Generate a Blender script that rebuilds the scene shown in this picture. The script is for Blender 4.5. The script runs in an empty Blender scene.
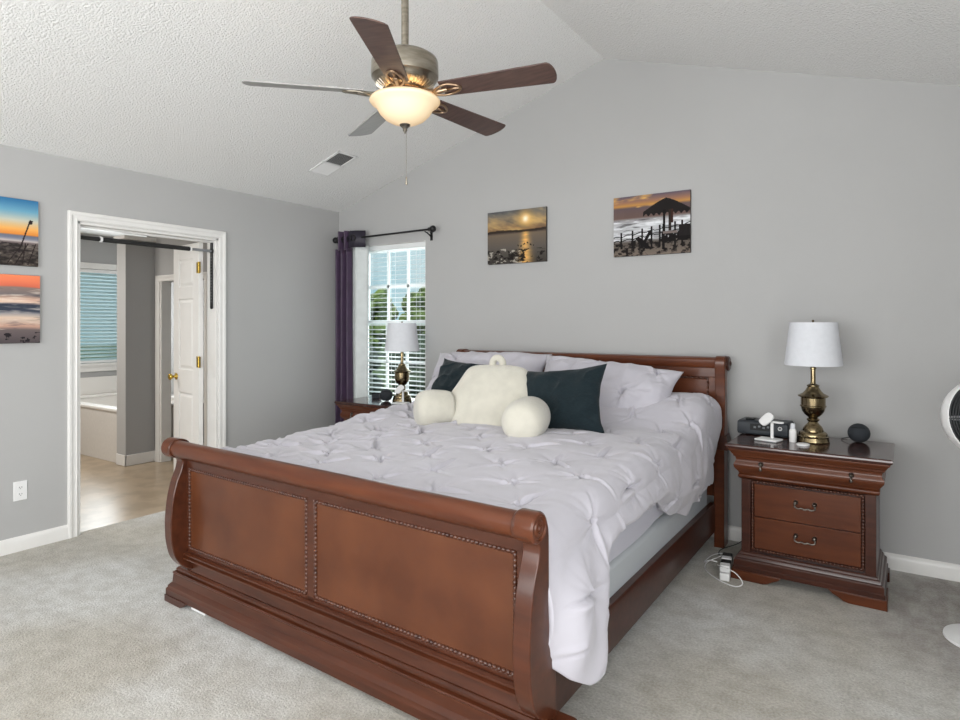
import bpy, math, random
import numpy as np
from mathutils import Vector, Matrix, noise
PI = math.pi
R = math.radians
random.seed(7)
scene = bpy.context.scene
COL = scene.collection

# ------------------------------------------------------------------ camera, world, sun, lights, exposure
cam_d = bpy.data.cameras.new('camera')
cam = bpy.data.objects.new('camera', cam_d)
COL.objects.link(cam)
cam.location = (0, 0, 1.37)
cam.rotation_euler = (R(90), 0, R(33.75))
cam_d.sensor_width = 36
cam_d.lens = 36 * 621 / 960
cam_d.shift_y = -36 / 960
cam_d.clip_start = 0.05
scene.camera = cam
scene.view_settings.view_transform = 'Standard'
scene.view_settings.look = 'None'
scene.view_settings.exposure = 0.35
scene.view_settings.gamma = 1.0
scene.view_settings.use_curve_mapping = False
scene.cycles.use_denoising = True
scene.cycles.max_bounces = 10
scene.cycles.diffuse_bounces = 6
scene.cycles.sample_clamp_indirect = 6

w = bpy.data.worlds.new('world')
scene.world = w
w.use_nodes = True
nt = w.node_tree
nt.nodes.clear()
wo = nt.nodes.new('ShaderNodeOutputWorld')
bg = nt.nodes.new('ShaderNodeBackground')
tc = nt.nodes.new('ShaderNodeTexCoord')
cn = nt.nodes.new('ShaderNodeTexNoise')
cn.inputs['Scale'].default_value = 5.0
cn.inputs['Detail'].default_value = 6
cr = nt.nodes.new('ShaderNodeValToRGB')
cr.color_ramp.elements[0].position = 0.40
cr.color_ramp.elements[0].color = (0.36, 0.62, 0.74, 1)
cr.color_ramp.elements[1].position = 0.66
cr.color_ramp.elements[1].color = (0.85, 0.92, 0.95, 1)
nt.links.new(tc.outputs['Generated'], cn.inputs['Vector'])
nt.links.new(cn.outputs['Fac'], cr.inputs['Fac'])
nt.links.new(cr.outputs['Color'], bg.inputs['Color'])
bg.inputs['Strength'].default_value = 0.75
nt.links.new(bg.outputs['Background'], wo.inputs['Surface'])

sun_d = bpy.data.lights.new('sun', 'SUN')
sun_d.energy = 3.2
sun_d.angle = R(1)
sun = bpy.data.objects.new('sun', sun_d)
sun.rotation_euler = (R(28), 0, R(8))
COL.objects.link(sun)


def area(name, loc, rot, sx, sy, power, color=(1, 1, 1)):
    d = bpy.data.lights.new(name, 'AREA')
    d.shape = 'RECTANGLE'
    d.size, d.size_y, d.energy, d.color = sx, sy, power, color
    o = bpy.data.objects.new(name, d)
    o.location, o.rotation_euler = loc, rot
    COL.objects.link(o)
    return o


# added fill lamps, standing in invented openings of the unseen rear and right walls
area('fill_rear', (-1.25, -2.03, 1.45), (R(105), 0, 0), 3.6, 1.7, 122, (1.0, 0.99, 0.98))
area('fill_right', (1.03, -0.2, 1.4), (R(98), 0, R(90)), 2.2, 1.6, 62, (1.0, 0.99, 0.98))
# daylight at the bedroom window and at the bathroom window, and an added bathroom fill lamp
area('daylight_window', (-3.73, 4.40, 1.40), (R(90), 0, R(180)), 0.72, 1.4, 10, (0.95, 0.98, 1.0))
area('daylight_bath', (-7.93, 3.75, 1.5), (R(90), 0, R(-90)), 0.7, 1.1, 16, (0.93, 0.98, 1.0))
area('bath_fill', (-6.4, 1.7, 2.42), (0, 0, 0), 0.7, 0.7, 36, (1.0, 0.96, 0.9))


# ------------------------------------------------------------------ materials
def mat(name, color, rough=0.5, metal=0.0, var=0.0, scale=20.0, bump=0.0, bscale=200.0, stretch=(1, 1, 1),
        color2=None, sheen=0.0, coat=0.0, spec=0.5, emit=0.0, ecol=None, bdist=0.002, detail=4.0, lo=0.35, hi=0.65):
    m = bpy.data.materials.new(name)
    m.use_nodes = True
    t = m.node_tree
    b = t.nodes['Principled BSDF']
    c = tuple(color) + (1,)
    b.inputs['Base Color'].default_value = c
    b.inputs['Roughness'].default_value = rough
    b.inputs['Metallic'].default_value = metal
    b.inputs['Specular IOR Level'].default_value = spec
    if sheen:
        b.inputs['Sheen Weight'].default_value = sheen
    if coat:
        b.inputs['Coat Weight'].default_value = coat
        b.inputs['Coat Roughness'].default_value = 0.12
    if emit:
        b.inputs['Emission Color'].default_value = tuple(ecol or color) + (1,)
        b.inputs['Emission Strength'].default_value = emit
    co = t.nodes.new('ShaderNodeTexCoord')
    mp = t.nodes.new('ShaderNodeMapping')
    mp.inputs['Scale'].default_value = stretch
    t.links.new(co.outputs['Object'], mp.inputs['Vector'])
    if var or color2:
        n = t.nodes.new('ShaderNodeTexNoise')
        n.inputs['Scale'].default_value = scale
        n.inputs['Detail'].default_value = detail
        t.links.new(mp.outputs['Vector'], n.inputs['Vector'])
        rp = t.nodes.new('ShaderNodeValToRGB')
        rp.color_ramp.elements[0].position = lo
        rp.color_ramp.elements[1].position = hi
        c2 = tuple(color2) if color2 else tuple(x * (1 - var) for x in color)
        rp.color_ramp.elements[0].color = c2 + (1,)
        rp.color_ramp.elements[1].color = c
        t.links.new(n.outputs['Fac'], rp.inputs['Fac'])
        t.links.new(rp.outputs['Color'], b.inputs['Base Color'])
    if bump:
        n2 = t.nodes.new('ShaderNodeTexNoise')
        n2.inputs['Scale'].default_value = bscale
        n2.inputs['Detail'].default_value = 3
        t.links.new(mp.outputs['Vector'], n2.inputs['Vector'])
        bp = t.nodes.new('ShaderNodeBump')
        bp.inputs['Strength'].default_value = bump
        bp.inputs['Distance'].default_value = bdist
        t.links.new(n2.outputs['Fac'], bp.inputs['Height'])
        t.links.new(bp.outputs['Normal'], b.inputs['Normal'])
    return m


M = {}
M['wall'] = mat('wall_paint', (0.448, 0.447, 0.445), 0.75, var=0.03, scale=1.5, bump=0.15, bscale=120, spec=0.3)
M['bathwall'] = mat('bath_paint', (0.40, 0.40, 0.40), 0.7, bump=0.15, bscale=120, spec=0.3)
M['trim'] = mat('trim_paint', (0.80, 0.79, 0.77), 0.35, var=0.03, scale=8)
M['white'] = mat('white_plastic', (0.82, 0.82, 0.82), 0.35)
M['vinylwin'] = mat('window_vinyl', (0.85, 0.86, 0.87), 0.35)
M['slat'] = mat('blind_slat', (0.80, 0.82, 0.82), 0.4)
M['cherry'] = mat('cherry_wood', (0.112, 0.031, 0.011), 0.30, color2=(0.080, 0.021, 0.008), scale=4, stretch=(1, 7, 7), coat=0.18, spec=0.3)
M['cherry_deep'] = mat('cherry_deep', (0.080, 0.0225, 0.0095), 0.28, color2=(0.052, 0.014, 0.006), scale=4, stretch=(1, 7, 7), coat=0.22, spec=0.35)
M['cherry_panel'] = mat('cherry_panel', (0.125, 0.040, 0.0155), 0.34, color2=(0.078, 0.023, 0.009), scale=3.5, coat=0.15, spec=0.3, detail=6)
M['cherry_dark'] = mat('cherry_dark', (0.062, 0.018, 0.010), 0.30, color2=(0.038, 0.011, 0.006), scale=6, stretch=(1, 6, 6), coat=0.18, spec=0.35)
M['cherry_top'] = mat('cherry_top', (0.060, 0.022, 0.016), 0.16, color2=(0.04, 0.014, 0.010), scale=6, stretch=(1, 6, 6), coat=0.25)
M['bead'] = mat('bead_wood', (0.095, 0.032, 0.016), 0.28, color2=(0.04, 0.012, 0.007), scale=30, coat=0.2, spec=0.4)
M['comforter'] = mat('comforter_cotton', (0.51, 0.495, 0.545), 0.72, var=0.04, scale=6, bump=0.12, bscale=350, sheen=0.25, spec=0.2)
M['sheet'] = mat('sheet_cotton', (0.56, 0.56, 0.63), 0.8, bump=0.1, bscale=200, spec=0.2)
M['boxspring'] = mat('box_spring_cloth', (0.50, 0.53, 0.56), 0.85, bump=0.15, bscale=300, spec=0.2)
M['green'] = mat('green_linen', (0.012, 0.022, 0.027), 0.85, color2=(0.008, 0.015, 0.019), scale=60, bump=0.5, bscale=400, sheen=0.1, stretch=(1, 1, 3), spec=0.15)
M['plush'] = mat('plush', (0.66, 0.635, 0.55), 0.95, var=0.10, scale=14, bump=0.9, bscale=420, sheen=0.5, spec=0.1, bdist=0.004)
M['plush_tag'] = mat('tag_grey', (0.25, 0.25, 0.22), 0.8)
M['purple'] = mat('purple_satin', (0.058, 0.030, 0.072), 0.5, var=0.25, scale=10, sheen=0.3, bump=0.1, bscale=300)
M['purple_dark'] = mat('purple_header', (0.022, 0.018, 0.032), 0.55, bump=0.1, bscale=300)
M['lining'] = mat('curtain_lining', (0.66, 0.70, 0.70), 0.8, var=0.08, scale=14, bump=0.1, bscale=300)
M['black'] = mat('black_metal', (0.012, 0.012, 0.013), 0.35, metal=0.3)
M['foam'] = mat('black_foam', (0.014, 0.014, 0.014), 0.8, bump=0.3, bscale=150)
M['brass'] = mat('antique_brass', (0.36, 0.285, 0.165), 0.19, metal=1.0, color2=(0.17, 0.13, 0.075), scale=9)
M['gold'] = mat('polished_brass', (0.55, 0.38, 0.08), 0.25, metal=1.0)
M['pewter'] = mat('pewter', (0.10, 0.09, 0.08), 0.32, metal=0.9, color2=(0.26, 0.24, 0.21), scale=60)
M['nickel'] = mat('brushed_nickel', (0.40, 0.36, 0.30), 0.28, metal=1.0, color2=(0.28, 0.25, 0.20), scale=12, stretch=(1, 1, 6))
M['copper'] = mat('fan_blade_iron', (0.42, 0.29, 0.19), 0.3, metal=1.0)
M['blade'] = mat('blade_walnut', (0.105, 0.058, 0.046), 0.42, color2=(0.060, 0.032, 0.027), scale=4, stretch=(3, 18, 3), coat=0.15)
M['blade_grey'] = mat('blade_grey', (0.36, 0.355, 0.345), 0.5, color2=(0.30, 0.295, 0.29), scale=4, stretch=(3, 18, 3))
M['shade'] = mat('lamp_shade_linen', (0.70, 0.715, 0.755), 0.9, var=0.04, scale=40, bump=0.15, bscale=400, spec=0.1)
M['speaker'] = mat('speaker_knit', (0.022, 0.026, 0.032), 0.85, bump=0.5, bscale=500)
M['radio'] = mat('radio_plastic', (0.028, 0.033, 0.040), 0.4, spec=0.35)
M['screen'] = mat('radio_display', (0.006, 0.007, 0.008), 0.35, spec=0.15)
M['button'] = mat('radio_button', (0.16, 0.17, 0.18), 0.4)
M['cord_dark'] = mat('cord_dark', (0.03, 0.035, 0.035), 0.5)
M['porcelain'] = mat('tub_acrylic', (0.78, 0.76, 0.73), 0.25)
M['apron'] = mat('tub_apron', (0.70, 0.67, 0.63), 0.4, var=0.05, scale=30)
M['vent_dark'] = mat('vent_dark', (0.06, 0.06, 0.06), 0.6)
M['vent_grey'] = mat('vent_grey', (0.50, 0.50, 0.50), 0.5)
M['grille'] = mat('fan_grille', (0.035, 0.037, 0.04), 0.4)
M['grey'] = mat('mid_grey', (0.22, 0.23, 0.24), 0.5)
M['canvas'] = mat('canvas_edge', (0.06, 0.055, 0.05), 0.8)
M['leaf'] = mat('leaf_light', (0.16, 0.22, 0.035), 0.8, color2=(0.04, 0.075, 0.012), scale=2.2, detail=8)
M['leaf_dark'] = mat('leaf_dark', (0.030, 0.055, 0.022), 0.8, color2=(0.010, 0.020, 0.010), scale=2.5, detail=8)
M['leaf_pale'] = mat('leaf_pale', (0.15, 0.17, 0.13), 0.8, color2=(0.03, 0.05, 0.03), scale=3, detail=8)
M['bark'] = mat('bark', (0.05, 0.035, 0.025), 0.9)
M['lawn'] = mat('lawn', (0.07, 0.11, 0.03), 0.95, color2=(0.04, 0.06, 0.02), scale=3)
M['ghost'] = M['white']


def custom_floor_mats():
    # carpet: fine pile, large worn and brushed patches
    m = mat('carpet', (0.5, 0.5, 0.5), 0.97, spec=0.05, sheen=0.3)
    t = m.node_tree
    b = t.nodes['Principled BSDF']
    co = t.nodes.new('ShaderNodeTexCoord')

    def nz(scale, detail, stretch=(1, 1, 1)):
        mp = t.nodes.new('ShaderNodeMapping')
        mp.inputs['Scale'].default_value = stretch
        t.links.new(co.outputs['Object'], mp.inputs['Vector'])
        n = t.nodes.new('ShaderNodeTexNoise')
        n.inputs['Scale'].default_value = scale
        n.inputs['Detail'].default_value = detail
        t.links.new(mp.outputs['Vector'], n.inputs['Vector'])
        return n.outputs['Fac']

    def ramp(f, p0, c0, p1, c1):
        r = t.nodes.new('ShaderNodeValToRGB')
        r.color_ramp.elements[0].position, r.color_ramp.elements[1].position = p0, p1
        r.color_ramp.elements[0].color, r.color_ramp.elements[1].color = c0 + (1,), c1 + (1,)
        t.links.new(f, r.inputs['Fac'])
        return r.outputs['Color']

    def mix(a, c, fac=None, f=1.0, mode='MULTIPLY'):
        x = t.nodes.new('ShaderNodeMix')
        x.data_type, x.blend_type = 'RGBA', mode
        x.inputs[0].default_value = f
        if fac is not None:
            t.links.new(fac, x.inputs[0])
        t.links.new(a, x.inputs[6])
        if isinstance(c, tuple):
            x.inputs[7].default_value = c + (1,)
        else:
            t.links.new(c, x.inputs[7])
        return x.outputs[2]

    base = ramp(nz(0.9, 3), 0.42, (0.53, 0.50, 0.44), 0.58, (0.68, 0.675, 0.655))
    mott = ramp(nz(11, 9, (1, 1.2, 1)), 0.36, (0.82, 0.805, 0.785), 0.60, (1.0, 1.0, 1.0))
    pile = ramp(nz(95, 5), 0.34, (0.70, 0.70, 0.69), 0.70, (1.0, 1.0, 1.0))
    c = mix(mix(base, mott), pile)
    # streaked darker patch in the corner right of the nightstand
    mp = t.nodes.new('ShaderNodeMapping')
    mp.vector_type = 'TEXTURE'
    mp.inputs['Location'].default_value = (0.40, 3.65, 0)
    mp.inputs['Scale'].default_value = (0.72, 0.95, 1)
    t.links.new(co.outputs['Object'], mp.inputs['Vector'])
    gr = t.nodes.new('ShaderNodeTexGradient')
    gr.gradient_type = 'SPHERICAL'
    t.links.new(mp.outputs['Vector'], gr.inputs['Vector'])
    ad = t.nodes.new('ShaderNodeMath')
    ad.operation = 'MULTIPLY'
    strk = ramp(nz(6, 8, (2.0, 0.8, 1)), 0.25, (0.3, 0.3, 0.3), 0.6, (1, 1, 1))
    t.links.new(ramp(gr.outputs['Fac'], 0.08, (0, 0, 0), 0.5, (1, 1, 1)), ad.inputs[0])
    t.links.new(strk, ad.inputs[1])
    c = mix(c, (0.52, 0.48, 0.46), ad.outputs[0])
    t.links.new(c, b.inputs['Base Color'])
    bp = t.nodes.new('ShaderNodeBump')
    bp.inputs['Strength'].default_value = 0.9
    bp.inputs['Distance'].default_value = 0.006
    t.links.new(nz(120, 5), bp.inputs['Height'])
    t.links.new(bp.outputs['Normal'], b.inputs['Normal'])
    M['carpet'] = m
    # popcorn ceiling
    m = mat('popcorn', (0.85, 0.85, 0.84), 0.95, spec=0.1, bump=1.0, bscale=95, bdist=0.010)
    M['ceiling'] = m
    # vinyl sheet of the bathroom
    M['vinyl'] = mat('bath_vinyl', (0.42, 0.325, 0.225), 0.30, color2=(0.33, 0.25, 0.165), scale=5, detail=10, lo=0.42, hi=0.56, spec=0.6, bump=0.06, bscale=25)


custom_floor_mats()


def glass_mat():
    m = bpy.data.materials.new('pane_glass')
    m.use_nodes = True
    t = m.node_tree
    t.nodes.clear()
    o = t.nodes.new('ShaderNodeOutputMaterial')
    mx = t.nodes.new('ShaderNodeMixShader')
    tr = t.nodes.new('ShaderNodeBsdfTransparent')
    gl = t.nodes.new('ShaderNodeBsdfGlossy')
    tr.inputs['Color'].default_value = (0.95, 0.98, 0.97, 1)
    gl.inputs['Roughness'].default_value = 0.02
    mx.inputs[0].default_value = 0.05
    t.links.new(tr.outputs[0], mx.inputs[1])
    t.links.new(gl.outputs[0], mx.inputs[2])
    t.links.new(mx.outputs[0], o.inputs['Surface'])
    return m


M['glass'] = glass_mat()


def print_mat():
    m = mat('canvas_print', (1, 1, 1), 0.75, spec=0.2, bump=0.15, bscale=600)
    t = m.node_tree
    a = t.nodes.new('ShaderNodeVertexColor')
    a.layer_name = 'print'
    t.links.new(a.outputs['Color'], t.nodes['Principled BSDF'].inputs['Base Color'])
    return m


M['print'] = print_mat()


# ------------------------------------------------------------------ mesh helpers
class MB:
    def __init__(s):
        s.v, s.f = [], []

    def add(s, vs, fs):
        o = len(s.v)
        s.v += [tuple(float(c) for c in p) for p in vs]
        s.f += [tuple(i + o for i in f) for f in fs]
        return s

    def box(s, x0, x1, y0, y1, z0, z1):
        return s.loft([(x0, x1, y0, y1, z0), (x0, x1, y0, y1, z1)])

    def loft(s, rings):           # stacked rectangles (x0,x1,y0,y1,z), closed
        vs, fs = [], []
        for (x0, x1, y0, y1, z) in rings:
            vs += [(x0, y0, z), (x1, y0, z), (x1, y1, z), (x0, y1, z)]
        n = len(rings)
        for i in range(n - 1):
            for k in range(4):
                a, b = i * 4 + k, i * 4 + (k + 1) % 4
                fs.append((a, b, b + 4, a + 4))
        fs.append((3, 2, 1, 0))
        q = (n - 1) * 4
        fs.append((q, q + 1, q + 2, q + 3))
        return s.add(vs, fs)

    def lathe(s, prof, seg=40, c=(0, 0, 0), axis='Z', cap=True):
        vs, fs = [], []
        for (r, z) in prof:
            for k in range(seg):
                a = 2 * PI * k / seg
                p = (r * math.cos(a), r * math.sin(a), z)
                if axis == 'X':
                    p = (p[2], p[0], p[1])
                elif axis == 'Y':
                    p = (p[1], p[2], p[0])
                vs.append((p[0] + c[0], p[1] + c[1], p[2] + c[2]))
        n = len(prof)
        for i in range(n - 1):
            for k in range(seg):
                a, b = i * seg + k, i * seg + (k + 1) % seg
                fs.append((a, b, b + seg, a + seg))
        if cap:
            fs.append(tuple(range(seg - 1, -1, -1)))
            fs.append(tuple((n - 1) * seg + k for k in range(seg)))
        return s.add(vs, fs)

    def prism(s, poly, axis, a0, a1):    # polygon in the two other axes, extruded along axis
        def P(u, w, a):
            return {'X': (a, u, w), 'Y': (u, a, w), 'Z': (u, w, a)}[axis]
        n = len(poly)
        vs = [P(u, w_, a0) for u, w_ in poly] + [P(u, w_, a1) for u, w_ in poly]
        fs = [tuple(range(n))[::-1], tuple(range(n, 2 * n))]
        fs += [(i, (i + 1) % n, n + (i + 1) % n, n + i) for i in range(n)]
        return s.add(vs, fs)

    def tube(s, pts, r, seg=10, closed=False):
        pts = [Vector(p) for p in pts]
        n = len(pts)
        rs = r if isinstance(r, (list, tuple)) else [r] * n
        vs, fs = [], []
        up = Vector((0.123, 0.3, 1)).normalized()
        for i, p in enumerate(pts):
            a = pts[(i - 1) % n] if (closed or i > 0) else p
            b = pts[(i + 1) % n] if (closed or i < n - 1) else p
            t = (b - a).normalized()
            x = t.cross(up)
            if x.length < 1e-4:
                x = t.cross(Vector((1, 0, 0)))
            x.normalize()
            y = t.cross(x)
            up = -y if False else up
            for k in range(seg):
                q = 2 * PI * k / seg
                vs.append(p + (x * math.cos(q) + y * math.sin(q)) * rs[i])
        m = n if closed else n - 1
        for i in range(m):
            for k in range(seg):
                a, b = i * seg + k, i * seg + (k + 1) % seg
                c, d = ((i + 1) % n) * seg + k, ((i + 1) % n) * seg + (k + 1) % seg
                fs.append((a, b, d, c))
        if not closed:
            fs.append(tuple(range(seg - 1, -1, -1)))
            fs.append(tuple((n - 1) * seg + k for k in range(seg)))
        return s.add(vs, fs)

    def ball(s, c, rx, ry=None, rz=None, seg=16, rings=10):
        ry, rz = ry or rx, rz or rx
        vs, fs = [], []
        for i in range(1, rings):
            th = PI * i / rings
            for k in range(seg):
                a = 2 * PI * k / seg
                vs.append((c[0] + rx * math.sin(th) * math.cos(a), c[1] + ry * math.sin(th) * math.sin(a), c[2] - rz * math.cos(th)))
        for i in range(rings - 2):
            for k in range(seg):
                a, b = i * seg + k, i * seg + (k + 1) % seg
                fs.append((a, b, b + seg, a + seg))
        vs += [(c[0], c[1], c[2] - rz), (c[0], c[1], c[2] + rz)]
        q = (rings - 1) * seg
        for k in range(seg):
            fs.append((q, (k + 1) % seg, k))
            fs.append((q + 1, q - seg + k, q - seg + (k + 1) % seg))
        return s.add(vs, fs)

    def grid(s, P):               # P[i][j] points
        P = np.asarray(P, float)
        n, m = P.shape[:2]
        vs = P.reshape(-1, 3)
        fs = [(i * m + j, i * m + j + 1, (i + 1) * m + j + 1, (i + 1) * m + j) for i in range(n - 1) for j in range(m - 1)]
        return s.add(vs, fs)

    def xf(s, mtx):
        s.v = [tuple(mtx @ Vector(p)) for p in s.v]
        return s

    def build(s, name, m, parent=None, bevel=0.0, smooth=None, sub=0, solid=0.0, autos=35, seg=2):
        me = bpy.data.meshes.new(name)
        me.from_pydata(s.v, [], s.f)
        me.validate()
        me.update()
        import bmesh
        b = bmesh.new()
        b.from_mesh(me)
        bmesh.ops.recalc_face_normals(b, faces=b.faces)
        b.to_mesh(me)
        b.free()
        me.materials.append(m)
        o = bpy.data.objects.new(name, me)
        COL.objects.link(o)
        if parent:
            o.parent = parent
        if solid:
            q = o.modifiers.new('solid', 'SOLIDIFY')
            q.thickness, q.offset = solid, 0
        if bevel:
            q = o.modifiers.new('bevel', 'BEVEL')
            q.width, q.segments, q.limit_method, q.angle_limit = bevel, seg, 'ANGLE', R(35)
            q.harden_normals = False
        if sub:
            q = o.modifiers.new('sub', 'SUBSURF')
            q.levels = q.render_levels = sub
        if smooth is True:
            me.polygons.foreach_set('use_smooth', [True] * len(me.polygons))
        elif smooth is not False:
            me.polygons.foreach_set('use_smooth', [True] * len(me.polygons))
            try:
                me.set_sharp_from_angle(angle=R(autos))
            except Exception:
                pass
        return o


def thing(name, label, cat, loc=(0, 0, 0), rz=0.0, group=None):
    o = bpy.data.objects.new(name, None)
    COL.objects.link(o)
    o.empty_display_size = 0.1
    o.location, o.rotation_euler = loc, (0, 0, rz)
    return tag(o, label, cat, group)


def tag(o, label, cat, group=None):
    o['label'], o['category'] = label, cat
    if group:
        o['group'] = group
    return o


def struct(o):
    o['kind'] = 'structure'
    return o


def copy_tree(o, parent=None):
    c = o.copy()
    COL.objects.link(c)
    if parent:
        c.parent = parent
    for ch in list(o.children):
        copy_tree(ch, c)
    return c


def bez(pts, n=24):
    """smooth curve through points (Catmull-Rom)"""
    P = [Vector(p) for p in pts]
    P = [P[0] * 2 - P[1]] + P + [P[-1] * 2 - P[-2]]
    out = []
    for i in range(1, len(P) - 2):
        for k in range(n):
            t = k / n
            a, b, c, d = P[i - 1], P[i], P[i + 1], P[i + 2]
            out.append(0.5 * ((2 * b) + (c - a) * t + (2 * a - 5 * b + 4 * c - d) * t * t + (3 * b - a - 3 * c + d) * t ** 3))
    out.append(P[-2])
    return out


# ------------------------------------------------------------------ the room
XL, YB, XR, YR, WT = -4.40, 4.17, 1.0, -2.0, 0.12
RX, RZ, EZ = -1.724, 3.262, 2.434           # ridge position, ridge height, eave height
SL = (RZ - EZ) / (RX - XL)


def ceil_z(x):
    return RZ - SL * abs(x - RX)


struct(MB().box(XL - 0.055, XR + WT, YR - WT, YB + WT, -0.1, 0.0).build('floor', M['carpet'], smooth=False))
c = MB()
c.prism([(XL - WT, ceil_z(XL - WT)), (RX, RZ), (XR + WT, ceil_z(XR + WT)), (XR + WT, ceil_z(XR + WT) + 0.12), (RX, RZ + 0.12), (XL - WT, ceil_z(XL - WT) + 0.12)], 'Y', YR - WT, YB + WT)
struct(c.build('ceiling', M['ceiling'], smooth=False))
# back wall with the window opening
WX0, WX1, WZ0, WZ1 = -4.140, -3.348, 0.62, 2.088
b = MB()
b.prism([(XL - WT, 0), (WX0, 0), (WX0, ceil_z(WX0)), (XL - WT, ceil_z(XL - WT))], 'Y', YB, YB + WT)
b.box(WX0, WX1, YB, YB + WT, 0, WZ0)
b.prism([(WX0, WZ1), (WX1, WZ1), (WX1, ceil_z(WX1)), (WX0, ceil_z(WX0))], 'Y', YB, YB + WT)
b.prism([(WX1, 0), (XR + WT, 0), (XR + WT, ceil_z(XR + WT)), (RX, RZ), (WX1, ceil_z(WX1))], 'Y', YB, YB + WT)
struct(b.build('wall_back', M['wall'], smooth=False))
# left wall with the doorway
CW = 0.060
DY0, DY1, DZ = 1.895, 2.900, 2.037
b = MB()
b.box(XL - WT, XL, YR - WT, DY0, 0, EZ)
b.box(XL - WT, XL, DY1, YB, 0, EZ)
b.box(XL - WT, XL, DY0, DY1, DZ, EZ)
struct(b.build('wall_left', M['wall'], smooth=False))
# right wall and rear wall (behind the camera) with openings cut for the added fill lamps
b = MB()
b.box(XR, XR + WT, YR - WT, -1.3, 0, ceil_z(XR))
b.box(XR, XR + WT, 0.9, YB, 0, ceil_z(XR))
b.box(XR, XR + WT, -1.3, 0.9, 0, 0.6)
b.box(XR, XR + WT, -1.3, 0.9, 2.2, ceil_z(XR))
struct(b.build('wall_right', M['wall'], smooth=False))
b = MB()
b.prism([(XL, 0), (-3.05, 0), (-3.05, ceil_z(-3.05)), (XL, ceil_z(XL))], 'Y', YR - WT, YR)
b.prism([(0.55, 0), (XR, 0), (XR, ceil_z(XR)), (0.55, ceil_z(0.55))], 'Y', YR - WT, YR)
b.box(-3.05, 0.55, YR - WT, YR, 0, 0.6)
b.prism([(-3.05, 2.3), (0.55, 2.3), (0.55, ceil_z(0.55)), (RX, RZ), (-3.05, ceil_z(-3.05))], 'Y', YR - WT, YR)
struct(b.build('wall_rear', M['wall'], smooth=False))


def base_profile(d):
    return [(0, 0), (d, 0), (d, 0.060), (d * 0.75, 0.076), (d * 0.35, 0.084), (0, 0.088)]


b = MB().prism([(YB - y, z) for y, z in base_profile(0.016)], 'X', XL, XR)
struct(b.build('baseboard_back', M['trim']))
b = MB().prism([(XL + y, z) for y, z in base_profile(0.016)], 'Y', YR, DY0 - CW)
struct(b.build('baseboard_left', M['trim']))
b = MB().prism([(XL + y, z) for y, z in base_profile(0.016)], 'Y', DY1 + CW, YB - 0.016)
struct(b.build('baseboard_corner', M['trim']))

# doorway casing and jamb
b = MB()
prof = [(0.0, 0.0), (0.0, 0.011), (0.010, 0.016), (0.017, 0.013), (0.030, 0.014), (0.042, 0.020), (0.055, 0.020), (CW, 0.015), (CW, 0.0)]


def casing(b, a0, a1, z, fn):
    """mitred casing; fn(along, height, proud) -> point"""
    P = [[fn(a0 - w_, 0, d), fn(a0 - w_, z + w_, d), fn(a1 + w_, z + w_, d), fn(a1 + w_, 0, d)] for w_, d in prof]
    return b.grid(P)



casing(b, DY0, DY1, DZ, lambda a, h, d: (XL + d, a, h))
struct(b.build('trim_1', M['trim'], autos=20))
b = MB()
b.box(XL - WT, XL, DY0, DY0 + 0.018, 0, DZ)
b.box(XL - WT, XL, DY1 - 0.018, DY1, 0, DZ)
b.box(XL - WT, XL, DY0, DY1, DZ - 0.018, DZ)
b.box(XL - WT + 0.03, XL - WT + 0.06, DY0 + 0.018, DY0 + 0.03, 0, DZ - 0.018)
b.box(XL - WT + 0.03, XL - WT + 0.06, DY0 + 0.018, DY1 - 0.018, DZ - 0.032, DZ - 0.018)
struct(b.build('trim_2', M['trim'], bevel=0.002))
b = MB()
casing(b, DY0, DY1, DZ, lambda a, h, d: (XL - WT - d, a, h))
struct(b.build('trim_3', M['trim'], autos=20))

# ------------------------------------------------------------------ bedroom window
yf = YB + 0.075                        # front of the sash
win = MB()
win.box(WX0, WX1, yf - 0.01, yf + 0.045, WZ1 - 0.028, WZ1)
win.box(WX0, WX1, yf - 0.01, yf + 0.045, WZ0, WZ0 + 0.03)
win.box(WX0, WX0 + 0.014, yf - 0.01, yf + 0.045, WZ0, WZ1)
win.box(WX1 - 0.014, WX1, yf - 0.01, yf + 0.045, WZ0, WZ1)
window = struct(win.build('window_1', M['vinylwin'], bevel=0.003))
zm = 1.385
for (z0, z1, dy) in ((WZ0 + 0.03, zm + 0.02, 0.0), (zm - 0.02, WZ1 - 0.028, 0.018)):
    s = MB()
    x0, x1, y0, y1 = WX0 + 0.012, WX1 - 0.012, yf + dy, yf + dy + 0.02
    t_ = 0.028
    s.box(x0, x0 + t_, y0, y1, z0, z1)
    s.box(x1 - t_, x1, y0, y1, z0, z1)
    s.box(x0, x1, y0, y1, z0, z0 + t_)
    s.box(x0, x1, y0, y1, z1 - t_, z1)
    for k in (1, 2):
        xm = x0 + t_ + (x1 - x0 - 2 * t_) * k / 3
        s.box(xm - 0.014, xm + 0.014, y0 + 0.002, y1 - 0.004, z0 + t_, z1 - t_)
    zmid = (z0 + z1) / 2
    s.box(x0 + t_, x1 - t_, y0 + 0.002, y1 - 0.004, zmid - 0.014, zmid + 0.014)
    sash = s.build('window_sash', M['vinylwin'], window, bevel=0.002)
    g = MB().box(x0 + t_, x1 - t_, y0 + 0.008, y0 + 0.011, z0 + t_, z1 - t_)
    g.build('window_pane', M['glass'], sash, smooth=False)
s = MB().box(WX0 - 0.03, WX1 + 0.03, YB - 0.035, YB + 0.075, WZ0 - 0.022, WZ0)
s.build('window_sill', M['trim'], window, bevel=0.004)
r_ = MB()
r_.box(WX0 + 0.0005, WX0 + 0.004, YB + 0.001, yf - 0.01, WZ0, WZ1)
r_.box(WX1 - 0.004, WX1 - 0.0005, YB + 0.001, yf - 0.01, WZ0, WZ1)
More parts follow.
